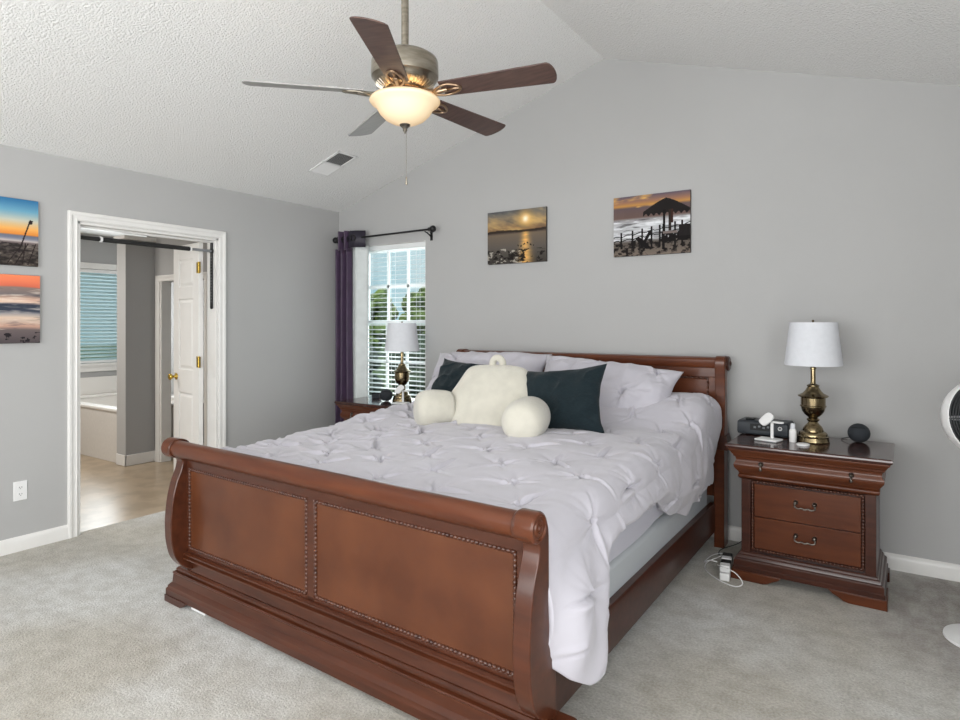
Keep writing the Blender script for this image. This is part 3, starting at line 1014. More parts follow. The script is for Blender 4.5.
FW = 1.015
fb = MB()
fb.box(-FW + 0.05, FW - 0.05, 0.012, 0.045, 0.25, 0.745)       # core board
for x0, x1 in ((-FW + 0.05, -0.942), (-0.066, -0.022), (0.92, FW - 0.05)):
    fb.box(x0, x1, 0.0, 0.02, 0.265, 0.685)
fb.box(-FW + 0.05, FW - 0.05, 0.0, 0.02, 0.676, 0.745)
fb.box(-FW + 0.05, FW - 0.05, 0.0, 0.02, 0.26, 0.292)
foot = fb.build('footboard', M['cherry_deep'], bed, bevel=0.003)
foot.location = (0, 1.67 - 2.85, 0)
foot.rotation_euler = (0, 0, R(-2.0))
for x0, x1 in ((-0.942, -0.066), (-0.022, 0.92)):
    MB().box(x0 + 0.004, x1 - 0.004, 0.004, 0.02, 0.294, 0.674).build('panel', M['cherry_panel'], foot, bevel=0.004)
    q = MB()
    beads(q, [(x0 + 0.006, 0.003, 0.296), (x1 - 0.006, 0.003, 0.296), (x1 - 0.006, 0.003, 0.672), (x0 + 0.006, 0.003, 0.672)], 0.0082, 0.017)
    q.build('beading', M['bead'], foot, smooth=True)
# scrolled top rail and its end caps
tr = MB()
pr = []
for a in np.linspace(R(-60), R(245), 26):
    pr.append((-0.045 + 0.038 * math.cos(a), 0.778 + 0.038 * math.sin(a)))
pr += [(-0.03, 0.725), (0.0, 0.715), (0.022, 0.722)]
tr.prism(pr, 'X', -FW + 0.03, FW - 0.03)
tr.build('top_rail', M['cherry'], foot)
def smooth_prof(pr_, i0, i1, n=4):
    q_ = [(p.x, p.y) for p in bez([(u, v, 0) for u, v in pr_[i0:i1 + 1]], n)]
    return pr_[:i0] + q_ + pr_[i1 + 1:]


post_prof = [(0.08, 0.0), (0.08, 0.17), (0.075, 0.31), (0.045, 0.417), (0.036, 0.54), (0.035, 0.66), (0.034, 0.74), (0.026, 0.775), (0.010, 0.803), (-0.012, 0.818), (-0.04, 0.822), (-0.068, 0.816), (-0.086, 0.798), (-0.090, 0.775), (-0.083, 0.752), (-0.06, 0.738), (-0.035, 0.728), (-0.022, 0.71), (-0.030, 0.67), (-0.050, 0.62), (-0.068, 0.545), (-0.077, 0.47), (-0.079, 0.41), (-0.074, 0.33), (-0.054, 0.255), (-0.015, 0.205), (0.03, 0.18), (0.03, 0.0)]
for sgn in (-1, 1):
    x0, x1 = sorted((sgn * (FW - 0.06), sgn * FW))
    MB().prism(smooth_prof(post_prof, 1, 26), 'X', x0, x1).build('post', M['cherry_deep'], foot, bevel=0.004, autos=50)
    cp = MB()
    xa, xb = sgn * (FW - 0.055), sgn * (FW + 0.014)
    cp.lathe([(0.044, xa), (0.046, xa + sgn * 0.01), (0.046, xb - sgn * 0.006), (0.041, xb), (0.036, xb), (0.034, xb - sgn * 0.004), (0.026, xb - sgn * 0.004), (0.022, xb), (0.014, xb + sgn * 0.001), (0.011, xb - sgn * 0.003), (0.007, xb + sgn * 0.004), (0.002, xb + sgn * 0.005)], 36, (0, -0.045, 0.778), 'X')
    cp.build('scroll_cap', M['cherry'], foot, autos=30)
PWX = 1.125
md = MB()
# ledge bead, frieze, lower mouldings
md.prism([(0.04, 0.276), (-0.008, 0.276), (-0.018, 0.270), (-0.018, 0.264), (-0.008, 0.259), (-0.008, 0.256), (-0.020, 0.251), (-0.020, 0.244), (-0.006, 0.238), (0.04, 0.236)], 'X', -FW + 0.045, FW - 0.045)
md.build('ledge_moulding', M['cherry_deep'], foot, autos=25)
MB().prism([(0.06, 0.24), (0.038, 0.24), (0.030, 0.19), (0.020, 0.150), (0.06, 0.14)], 'X', -FW + 0.045, FW - 0.045).build('frieze', M['cherry_deep'], foot)
pl = []
for e, yv, z in ((-0.060, 0.030, 0.172), (-0.052, 0.020, 0.170), (-0.048, 0.012, 0.163), (-0.048, 0.012, 0.156), (-0.040, 0.018, 0.153), (-0.036, 0.018, 0.149), (-0.028, 0.006, 0.145), (-0.026, 0.004, 0.138), (-0.024, 0.010, 0.132), (-0.022, 0.006, 0.092), (-0.013, -0.008, 0.082), (-0.012, -0.012, 0.078), (-0.012, -0.012, 0.070), (-0.003, -0.014, 0.064), (0.0, -0.016, 0.060), (0.0, -0.016, 0.030)):
    pl.append((-PWX - e, PWX + e, yv, 0.10, z))
MB().loft(pl[::-1]).build('plinth', M['cherry_deep'], foot, autos=25)
for sgn in (-1, 1):
    pts = [(sgn * (PWX + 0.003), 0.0), (sgn * 0.985, 0.0), (sgn * 0.955, 0.012), (sgn * 0.93, 0.034), (sgn * (PWX + 0.003), 0.034)]
    MB().prism(pts, 'Y', -0.022, 0.10).build('foot', M['cherry_dark'], foot, bevel=0.003)
MB().box(-0.915, -0.80, -0.002, 0.03, 0.008, 0.0295).build('slide_bar', M['white'], foot)

# headboard
HY = 4.02 - 2.85
hbm = MB()
hbm.box(-FW + 0.05, FW - 0.05, HY + 0.0, HY + 0.03, 0.30, 1.11)
hbm.box(-FW + 0.05, FW - 0.05, HY - 0.014, HY + 0.002, 1.04, 1.10)
hbm.box(-FW + 0.05, -FW + 0.10, HY - 0.014, HY + 0.002, 0.45, 1.04)
hbm.box(FW - 0.10, FW - 0.05, HY - 0.014, HY + 0.002, 0.45, 1.04)
head = hbm.build('headboard', M['cherry'], bed, bevel=0.003)
MB().box(-FW + 0.108, FW - 0.108, HY - 0.008, HY + 0.002, 0.5, 1.026).build('panel', M['cherry'], head, bevel=0.006)
q = MB()
beads(q, [(-FW + 0.105, HY - 0.008, 0.50), (FW - 0.105, HY - 0.008, 0.50), (FW - 0.105, HY - 0.008, 1.033), (-FW + 0.105, HY - 0.008, 1.033)], 0.006, 0.03)
q.build('beading', M['bead'], head, smooth=True)
pr = [(HY - 0.020, 1.098), (HY - 0.026, 1.112), (HY - 0.026, 1.145), (HY - 0.018, 1.158), (HY + 0.0, 1.164)]
for a in np.linspace(R(85), R(-120), 16):
    pr.append((HY + 0.045 + 0.040 * math.cos(a), 1.124 + 0.040 * math.sin(a)))
pr += [(HY + 0.0, 1.09)]
MB().prism(pr, 'X', -FW + 0.03, FW - 0.03).build('top_rail', M['cherry'], head, autos=30)
hp = [(HY - 0.05, 0.0), (HY - 0.05, 0.62), (HY - 0.048, 0.70), (HY - 0.030, 0.82), (HY - 0.022, 0.95), (HY - 0.028, 1.06), (HY - 0.034, 1.12), (HY - 0.030, 1.152), (HY - 0.010, 1.168), (HY + 0.03, 1.172), (HY + 0.07, 1.162), (HY + 0.092, 1.135), (HY + 0.088, 1.10), (HY + 0.065, 1.085), (HY + 0.04, 1.07), (HY + 0.036, 0.95), (HY + 0.04, 0.82), (HY + 0.05, 0.70), (HY + 0.055, 0.62), (HY + 0.055, 0.0)]
for sgn in (-1, 1):
    x0, x1 = sorted((sgn * (FW - 0.06), sgn * FW))
    MB().prism(smooth_prof(hp, 1, 18), 'X', x0, x1).build('post', M['cherry'], head, bevel=0.004, autos=50)
    cp = MB()
    cp.lathe([(0.046, sgn * (FW - 0.01)), (0.046, sgn * (FW + 0.008)), (0.038, sgn * (FW + 0.014)), (0.020, sgn * (FW + 0.015)), (0.012, sgn * (FW + 0.022)), (0.003, sgn * (FW + 0.024))], 30, (0, HY + 0.045, 1.124), 'X')
    cp.build('scroll_cap', M['cherry_dark'], head, autos=30)
    x0, x1 = sorted((sgn * (FW - 0.055), sgn * (FW + 0.022)))
    MB().loft([(x0, x1, HY - 0.056, HY + 0.06, 0.60), (x0, x1, HY - 0.056, HY + 0.06, 0.645), (x0 + 0.012, x1 - 0.012, HY - 0.05, HY + 0.055, 0.69)]).build('post_cap', M['cherry_dark'], head, bevel=0.004)
# side rails
for sgn in (-1, 1):
    x0, x1 = sorted((sgn * 0.925, sgn * 0.962))
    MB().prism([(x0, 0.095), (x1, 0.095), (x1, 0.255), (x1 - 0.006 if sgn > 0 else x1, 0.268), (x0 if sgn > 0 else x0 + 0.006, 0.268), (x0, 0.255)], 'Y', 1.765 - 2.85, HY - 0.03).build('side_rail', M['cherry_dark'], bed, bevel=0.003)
# box spring and mattress
bs = MB().box(-0.925, 0.925, -1.05, 1.10, -0.10, 0.10).build('box_spring', M['boxspring'], None, bevel=0.03, seg=4)
bs.location = (BCX, 2.85, 0.30)
tag(bs, 'pale grey-blue cloth box spring lying in the bed frame', 'box spring')
sl_ = thing('support_slats', 'wooden support slats carrying the box spring across the side rails', 'bed slats', (BCX, 2.85, 0.175))
for k in range(6):
    MB().box(-0.92, 0.92, -0.95 + k * 0.37 - 0.04, -0.95 + k * 0.37 + 0.04, 0, 0.024).build('slat', M['cherry_dark'], sl_)
mt = thing('mattress', 'king mattress in a lavender sheet on the box spring', 'mattress', (BCX, 2.85, 0.40))
MB().box(-0.925, 0.925, -1.05, 1.10, 0.0, 0.295).build('ticking', M['boxspring'], mt, bevel=0.05, seg=4)
P = []
sx = 0.945
ring = []
for (o_, z) in ((0.0, 0.035), (0.004, 0.10), (0.008, 0.2), (0.0, 0.27), (-0.05, 0.305), (-0.9, 0.306)):
    row = []
    for k in range(160):
        a = k / 160
        # walk around a rectangle
        hx_, y0_, y1_ = max(0.02, 0.938 + o_), -1.06 - o_, 1.105 + o_
        if o_ < -0.5:
            y0_, y1_ = -0.2, 0.2
        per = [(hx_, y0_), (hx_, y1_), (-hx_, y1_), (-hx_, y0_)]
        i = int(a * 4)
        t = a * 4 - i
        p, q_ = per[i], per[(i + 1) % 4]
        x, y = p[0] + (q_[0] - p[0]) * t, p[1] + (q_[1] - p[1]) * t
        wob = 0.006 * noise.noise(Vector((x * 4, y * 5, z * 9))) + 0.004 * math.sin(y * 9 + z * 14 + 3 * x)
        zz = z + (0.018 * math.sin(y * 2.3) if z < 0.05 else 0)
        nx_, ny_ = (1 if i == 0 else -1 if i == 2 else 0), (1 if i == 1 else -1 if i == 3 else 0)
        row.append((x + nx_ * wob, y + ny_ * wob, zz))
    P.append(row + [row[0]])
MB().grid(P).build('fitted_sheet', M['sheet'], mt, smooth=True, autos=80)

# comforter
S0, S1 = -1.0, 1.0
HALF, RAD = 0.90, 0.085
LAT = 0.35


def lattice(x, y):
    """nearest tuck of a diamond lattice: distance, angle, index"""
    best = None
    i0 = int(math.floor(x / LAT))
    j0 = int(math.floor(y / (LAT * 0.5)))
    for j in range(j0 - 1, j0 + 3):
        off = (j % 2) * 0.5 * LAT
        for i in range(i0 - 1, i0 + 3):
            h1 = math.sin(i * 12.9898 + j * 78.233) * 43758.5453
            h1 -= math.floor(h1)
            h2 = math.sin(i * 39.346 + j * 11.135) * 24634.6345
            h2 -= math.floor(h2)
            px, py = i * LAT + off + (h1 - 0.5) * 0.06, j * LAT * 0.5 + (h2 - 0.5) * 0.05
            d = math.hypot(x - px, y - py)
            if best is None or d < best[0]:
                best = (d, math.atan2(y - py, x - px), h1, h2)
    return best


def tuck_height(x, y, k=1.0):
    d, th, h1, h2 = lattice(x, y)
    star = 0.0
    for n_, ph, am in ((5, h1 * 6.28, 0.6), (7, h2 * 6.28, 0.4)):
        star += am * (1 - 2 * (1 - abs(math.sin((n_ * th + ph + 3.0 * d) * 0.5))) ** 2.2)
    fall = (d / 0.02 if d < 0.02 else math.exp(-((d - 0.02) / 0.075) ** 1.4))
    h = 0.019 * (1 - math.exp(-(d / 0.070) ** 1.3)) - 0.012 * math.exp(-(d / 0.014) ** 2)
    h += 0.0070 * star * fall * (1 - 0.35 * sstep(x, 0.1, 0.6))
    # folded creases leaving each tuck
    for a0, ln, dep in ((h1 * 6.28, 0.17, 0.020), (h1 * 6.28 + 2.2 + h2, 0.11, 0.012), (h1 * 6.28 + 4.1, 0.08, 0.009)):
        da = (th - a0 + PI) % (2 * PI) - PI
        off, along = d * math.sin(da), d * math.cos(da)
        if -0.01 < along < ln:
            o_ = off - 1.6 * (h2 - 0.5) * along * along
            f = (1 - max(0, along) / ln) * dep
            h -= f * math.exp(-(o_ / 0.0055) ** 2)
            h += 0.7 * f * math.exp(-((o_ - 0.014) / 0.011) ** 2)
    h += 0.006 * noise.noise(Vector((x * 3.5, y * 5, 0.3))) + 0.0016 * noise.noise(Vector((x * 9 + y * 4, y * 16, 1.7)))
    r_ = 1 - abs(noise.noise(Vector((x * 4.0 + 3, y * 9, 7.7))))
    h += 0.005 * (r_ ** 6 - 0.3) * (0.2 + 1.1 * sstep(-x, -0.2, 0.5))
    return h * k


def sstep(t, a, b_):
    t = min(1, max(0, (t - a) / (b_ - a)))
    return t * t * (3 - 2 * t)


hem_y = [1.66, 1.74, 1.80, 1.88, 1.95, 2.00, 2.05, 2.09, 2.13, 2.31, 2.64, 2.80, 2.90, 2.98, 3.2, 3.56, 3.72, 3.80, 3.86, 3.95]
hem_z = [0.38, 0.34, 0.285, 0.235, 0.23, 0.275, 0.35, 0.44, 0.54, 0.56, 0.56, 0.55, 0.51, 0.455, 0.405, 0.435, 0.46, 0.52, 0.60, 0.70]


def top_z(x, y):
    z = 0.728 + 0.055 * sstep(y, 1.9, 3.1)
    # sleeping pillows under the comforter
    z += 0.155 * sstep(y, 3.25, 3.72) * (1 - 0.15 * sstep(y, 3.8, 4.0)) * (0.25 + 0.75 * sstep(x, -0.1, 0.45))
    z += 0.02 * math.sin(x * 2.2 + 0.7) * math.cos(y * 2.6)
    z -= 0.04 * (1 - sstep(y, 1.70, 1.84)) * (1 - sstep(x, 0.7, 0.9))
    return z


def comforter():
    Y0, Y1, NY = 1.735, 3.93, 330
    NT, NL, NR = 250, 26, 74
    P = []
    for iy in range(NY):
        y = Y0 + (Y1 - Y0) * iy / (NY - 1)
        row = []
        hz = float(np.interp(y, hem_y, hem_z)) + 0.008 * math.sin(y * 23) + 0.008 * noise.noise(Vector((y * 9, 0, 0)))
        for k in range(NL + NT + NR):
            if k < NL:                      # left hang
                t = (NL - k) / NL
                zt = top_z(-HALF, y) - RAD
                a = t * 0.42
                if a < RAD * PI / 2:
                    q = a / RAD
                    x, z, nx_, nz_ = -HALF - RAD * math.sin(q), zt + RAD * math.cos(q), -math.sin(q), math.cos(q)
                else:
                    e = a - RAD * PI / 2
                    x, z, nx_, nz_ = -HALF - RAD - 0.02 * math.sin(min(1, e * 5) * PI), zt - e, -1, 0
                uu = -HALF - a
            elif k < NL + NT:
                x = -HALF + 2 * HALF * (k - NL) / (NT - 1)
                z, nx_, nz_ = top_z(x, y), 0, 1
                uu = x
            else:
                t = (k - NL - NT + 1) / NR
                zt = top_z(HALF, y) - RAD
                total = RAD * PI / 2 + max(0.02, zt - hz)
                a = t * total
                if a < RAD * PI / 2:
                    q = a / RAD
                    x, z, nx_, nz_ = HALF + RAD * math.sin(q), zt + RAD * math.cos(q), math.sin(q), math.cos(q)
                else:
                    e = a - RAD * PI / 2
                    el = max(0.02, zt - hz)
                    long_ = sstep(el, 0.18, 0.42)
                    bul = 0.03 * math.sin(min(1, e / el) * PI * 0.9) * (1 - 0.8 * sstep(y, 3.4, 3.7)) + long_ * sstep(e, 0.0, 0.14) * (1 - sstep(y, 2.3, 2.6)) * (0.035 + 0.035 * (e / el) * (0.6 + 0.5 * math.sin(y * 17 + 0.6)))
                    bul += long_ * sstep(e, 0.0, 0.10) * 0.012 * (1 - sstep(y, 3.4, 3.7)) * math.sin(y * 30 + e * 7 + 3 * e / el)
                    bul -= (1 - long_) * 0.04 * sstep(e / el, 0.55, 1.0)
                    x, z, nx_, nz_ = HALF + RAD + bul, zt - e, 1, 0
                uu = HALF + a
            h = (0.25 + 1.05 * sstep(iy, 0, 16)) * (1 + 0.3 * sstep(-x, -0.2, 0.4)) * tuck_height(uu + 0.06, y + 0.03)
            yy = y - (0.036 * max(-1.0, min(1.0, x)) + 0.035 * sstep(x, 0.80, 0.96)) * (1 - sstep(iy / (NY - 1), 0.0, 0.25))
            row.append((x + nx_ * h, yy - 2.85, z + nz_ * h))
        P.append(row)
    o = MB().grid(P).build('comforter', M['comforter'], None, smooth=True, autos=180)
    q = o.modifiers.new('solid', 'SOLIDIFY')
    q.thickness, q.offset = 0.022, -1
    o.location = (BCX, 2.85, 0)
    return o


tag(comforter(), 'pale lavender pintucked comforter spread over the bed', 'comforter')


# ------------------------------------------------------------------ pillows
def pillow(name, label, cat, w_, h, th, loc, rot, m, group, tucks=0.0, wr=0.012, flange=0.0, corner=0.10, seed=0, part='cover'):
    t = thing(name, label, cat, loc, 0, group)
    t.rotation_euler = rot
    N = 72
    V = []
    for side in (1, -1):
        P = []
        for i in range(N + 1):
            v = -1 + 2 * i / N
            row = []
            for j in range(N + 1):
                u = -1 + 2 * j / N
                pinch = 1 - corner * (1 - v * v) * (abs(u) ** 2) * 0.9
                pinch2 = 1 - corner * (1 - u * u) * (abs(v) ** 2) * 0.9
                x, z = u * w_ / 2 * pinch, v * h / 2 * pinch2
                fu, fv = 1 - abs(u) ** 2.6, 1 - abs(v) ** 2.6
                tk = th / 2 * (max(0, fu) ** 0.55) * (max(0, fv) ** 0.55)
                edge = min(1, (fu * fv) * 4)
                tk += wr * edge * (noise.noise(Vector((x * 7 + seed, z * 7, side * 3))) + 0.7 * noise.noise(Vector((x * 15, z * 15 + seed, side * 5))))
                rdg = 1 - abs(noise.noise(Vector((x * 6 + seed * 3, z * 9, side))))
                tk += wr * edge * 0.8 * (rdg ** 6 - 0.3)
                if tucks:
                    tk += edge * tuck_height(x + seed * 0.37, z + seed * 0.21, tucks)
                dz = 0.006 * noise.noise(Vector((u * 3 + seed, v * 3, 2.2)))
                row.append((x + dz, -side * max(0.0, tk), z + dz))
            P.append(row)
        V.append(P)
    b = MB()
    b.grid(V[0])
    b.grid(V[1])
    o = b.build(part, m, t, smooth=True, autos=180)
    import bmesh
    bm_ = bmesh.new()
    bm_.from_mesh(o.data)
    bmesh.ops.remove_doubles(bm_, verts=bm_.verts, dist=0.0012)
    bmesh.ops.recalc_face_normals(bm_, faces=bm_.faces)
    bm_.to_mesh(o.data)
    bm_.free()
    o.data.polygons.foreach_set('use_smooth', [True] * len(o.data.polygons))
    return t


pillow('sham_pillow', 'lavender pintucked sham against the headboard, at the lamp and clock radio end', 'pillow', 0.92, 0.42, 0.20, (-1.53, 3.665, 0.955), (R(-38), R(5), R(2)), M['comforter'], 'pintucked shams', 1.5, seed=1)
pillow('sham_pillow', 'lavender pintucked sham against the headboard, at the window end', 'pillow', 0.99, 0.42, 0.20, (-2.445, 3.70, 0.985), (R(-36), R(-1), R(-2)), M['comforter'], 'pintucked shams', 1.5, seed=2)
pillow('throw_pillow', 'dark green square pillow with raised corner right of the white backrest pillow', 'pillow', 0.54, 0.40, 0.15, (-1.555, 3.125, 0.945), (R(-24), R(-6), R(4)), M['green'], 'dark green throw pillows', 0, wr=0.014, corner=0.16, seed=3)
pillow('throw_pillow', 'dark green square pillow half hidden behind left arm of white backrest pillow', 'pillow', 0.50, 0.40, 0.15, (-2.44, 3.40, 0.95), (R(-34), R(3), R(-6)), M['green'], 'dark green throw pillows', 0, wr=0.014, corner=0.16, seed=4)

# white backrest pillow with arms and a handle loop
br = thing('backrest_pillow', 'cream plush backrest pillow with two arms and top handle loop', 'pillow', (-1.955, 2.97, 0.765), R(6))


def superell(b, rows, seg=48, p=2.6):
    """rows: (z, cx, cy, rx, ry)"""
    vs, fs = [], []
    for (z, cx, cy, rx, ry) in rows:
        for k in range(seg):
            a = 2 * PI * k / seg
            ca, sa = math.cos(a), math.sin(a)
            x = cx + rx * math.copysign(abs(ca) ** (2 / p), ca)
            y = cy + ry * math.copysign(abs(sa) ** (2 / p), sa)
            q = 0.006 * noise.noise(Vector((x * 8, y * 8, z * 8)))
            vs.append((x * (1 + q * 2), y * (1 + q * 2), z + q))
    n = len(rows)
    for i in range(n - 1):
        for k in range(seg):
            a, c_ = i * seg + k, i * seg + (k + 1) % seg
            fs.append((a, c_, c_ + seg, a + seg))
    fs.append(tuple(range(seg - 1, -1, -1)))
    fs.append(tuple((n - 1) * seg + k for k in range(seg)))
    return b.add(vs, fs)


rows = []
prof_w = [(0.0, 0.225), (0.015, 0.268), (0.05, 0.296), (0.10, 0.297), (0.15, 0.276), (0.20, 0.246), (0.25, 0.219), (0.29, 0.200), (0.318, 0.183), (0.334, 0.158), (0.342, 0.115), (0.345, 0.05)]
prof_d = [0.10, 0.125, 0.14, 0.14, 0.132, 0.12, 0.105, 0.088, 0.068, 0.045, 0.025, 0.01]
for (z, wv), dv in zip(prof_w, prof_d):
    rows.append((z * 1.05, 0, 0.05 + z * 0.38, wv * 1.05, dv))
superell(MB(), rows).build('back', M['plush'], br, smooth=True, autos=180, sub=1)
for sgn, yaw, ln, off in ((-1, 46, 0.23, -0.225), (1, 14, 0.38, 0.285)):
    b = MB()
    rows = []
    for t, s_ in ((0, 0.72), (0.04, 0.86), (0.12, 0.95), (0.3, 1.0), (0.5, 1.03), (0.66, 1.03), (0.79, 0.99), (0.89, 0.90), (0.95, 0.76), (0.985, 0.54), (1.0, 0.25)):
        rows.append((t * ln, 0, 0, 0.115 * s_, 0.110 * s_))
    superell(b, rows, 40, 2.05)
    mtx = Matrix.Translation((off, 0.03, 0.106)) @ Matrix.Rotation(R(sgn * yaw), 4, 'Z') @ Matrix.Rotation(R(90), 4, 'X')
    b.xf(mtx)
    b.build('arm', M['plush'], br, smooth=True, autos=180, sub=1)
lp = MB()
pts = []
for a in np.linspace(R(-25), R(205), 22):
    pts.append((-0.005 + 0.034 * math.cos(a), 0.185, 0.366 + 0.036 * math.sin(a)))
lp.tube(pts, 0.021, 12)
lp.build('handle_loop', M['plush'], br, smooth=True, autos=180)

# ------------------------------------------------------------------ nightstands
def nightstand(label):
    t = thing('nightstand', label, 'nightstand', (-0.38, 3.80, 0), 0, 'nightstands')
    yb = 0.235

    def lv(h, z):                    # ring with half width h; the front follows the same overhang
        return (-h, h, -0.285 + (0.377 - h) * 0.9, yb, z)
    MB().loft([lv(0.366, 0.700), lv(0.374, 0.706), lv(0.377, 0.714), lv(0.376, 0.722), lv(0.370, 0.727)]).build('top', M['cherry_top'], t, autos=25)
    MB().loft([lv(0.336, 0.655), lv(0.343, 0.660), lv(0.344, 0.668), lv(0.349, 0.672), lv(0.356, 0.684), lv(0.366, 0.694), lv(0.366, 0.700)]).build('cornice', M['cherry'], t, autos=25)
    tdr = MB().loft([lv(0.318, 0.566), lv(0.322, 0.575), lv(0.333, 0.588), lv(0.341, 0.600), lv(0.343, 0.612), lv(0.340, 0.622), lv(0.333, 0.632), lv(0.331, 0.642), lv(0.335, 0.655)]).build('top_drawer', M['cherry'], t, autos=40)
    MB().loft([lv(0.308, 0.535), lv(0.319, 0.541), lv(0.324, 0.552), lv(0.319, 0.563), lv(0.314, 0.566)]).build('bead_moulding', M['cherry'], t, autos=60)
    fy = -0.285 + (0.377 - 0.308) * 0.9
    bd = MB()
    bd.box(-0.308, 0.308, fy + 0.02, yb, 0.14, 0.537)
    bd.box(-0.308, -0.262, fy, fy + 0.02, 0.14, 0.537)
    bd.box(0.262, 0.308, fy, fy + 0.02, 0.14, 0.537)
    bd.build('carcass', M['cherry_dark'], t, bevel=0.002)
    q = MB()
    beads(q, [(-0.253, fy + 0.008, 0.162), (0.253, fy + 0.008, 0.162), (0.253, fy + 0.008, 0.525), (-0.253, fy + 0.008, 0.525)], 0.007, 0.016)
    q.build('beading', M['bead'], t, smooth=True)
    for z0, z1 in ((0.172, 0.338), (0.342, 0.514)):
        d = MB().box(-0.244, 0.244, fy + 0.004, fy + 0.025, z0, z1).build('drawer', M['cherry'], t, bevel=0.002)
        zc = (z0 + z1) / 2 + 0.008
        h = MB()
        for sx_ in (-0.043, 0.043):
            h.lathe([(0.011, fy + 0.004), (0.011, fy + 0.0), (0.007, fy - 0.004), (0.006, fy - 0.014), (0.009, fy - 0.018), (0.004, fy - 0.022)], 14, (sx_, 0, zc + 0.012), 'Y')
        h.tube(bez([(-0.043, fy - 0.014, zc + 0.012), (-0.047, fy - 0.02, zc - 0.006), (-0.030, fy - 0.022, zc - 0.014), (-0.015, fy - 0.022, zc - 0.010), (0, fy - 0.023, zc - 0.015), (0.015, fy - 0.022, zc - 0.010), (0.030, fy - 0.022, zc - 0.014), (0.047, fy - 0.02, zc - 0.006), (0.043, fy - 0.014, zc + 0.012)], 6), 0.0038, 8)
        h.build('handle', M['pewter'], d, smooth=True)
    for sx_ in (-0.205, 0.205):
        y0 = -0.285 + (0.377 - 0.343) * 0.9
        h = MB()
        h.lathe([(0.012, y0 + 0.006), (0.012, y0), (0.007, y0 - 0.004), (0.006, y0 - 0.012), (0.003, y0 - 0.016)], 14, (sx_, 0, 0.628), 'Y')
        h.tube([(sx_, y0 - 0.011, 0.622), (sx_, y0 - 0.013, 0.610), (sx_, y0 - 0.013, 0.600), (sx_, y0 - 0.013, 0.594)], [0.0035, 0.004, 0.0085, 0.004], 10)
        h.build('drop_pull', M['pewter'], tdr, smooth=True)
    MB().loft([lv(0.346, 0.048), lv(0.346, 0.070), lv(0.341, 0.074), lv(0.341, 0.104), lv(0.337, 0.110), lv(0.330, 0.113), lv(0.328, 0.120), lv(0.324, 0.128), lv(0.318, 0.131), lv(0.316, 0.140), lv(0.308, 0.146)]).build('base_moulding', M['cherry_dark'], t, autos=25)
    yf_ = -0.285 + (0.377 - 0.355) * 0.9
    for sgn in (-1, 1):
        b = MB()
        b.prism([(sgn * 0.355, 0.0), (sgn * 0.195, 0.0), (sgn * 0.172, 0.006), (sgn * 0.15, 0.02), (sgn * 0.125, 0.032), (sgn * 0.105, 0.05), (sgn * 0.352, 0.05)], 'Y', yf_, yf_ + 0.03)
        x0, x1 = sorted((sgn * 0.325, sgn * 0.355))
        b.prism([(yf_ + 0.03, 0), (yf_ + 0.13, 0), (yf_ + 0.19, 0.05), (yf_ + 0.03, 0.05)], 'X', x0, x1)
        b.build('bracket_foot', M['cherry'], t, bevel=0.003)
        MB().box(x0, x1, yb - 0.09, yb, 0, 0.05).build('back_foot', M['cherry_dark'], t, bevel=0.003)
    return t


NSZ = 0.727
n1 = nightstand('cherry nightstand carrying clock radio and lamp, right of the bed')
n1.rotation_euler = (0, 0, R(-0.8))
n2 = copy_tree(n1)
n2.location = (-3.52, 3.925, 0)
n2.rotation_euler = (0, 0, 0)
n2['label'] = 'cherry nightstand under the window, half hidden by the bed'


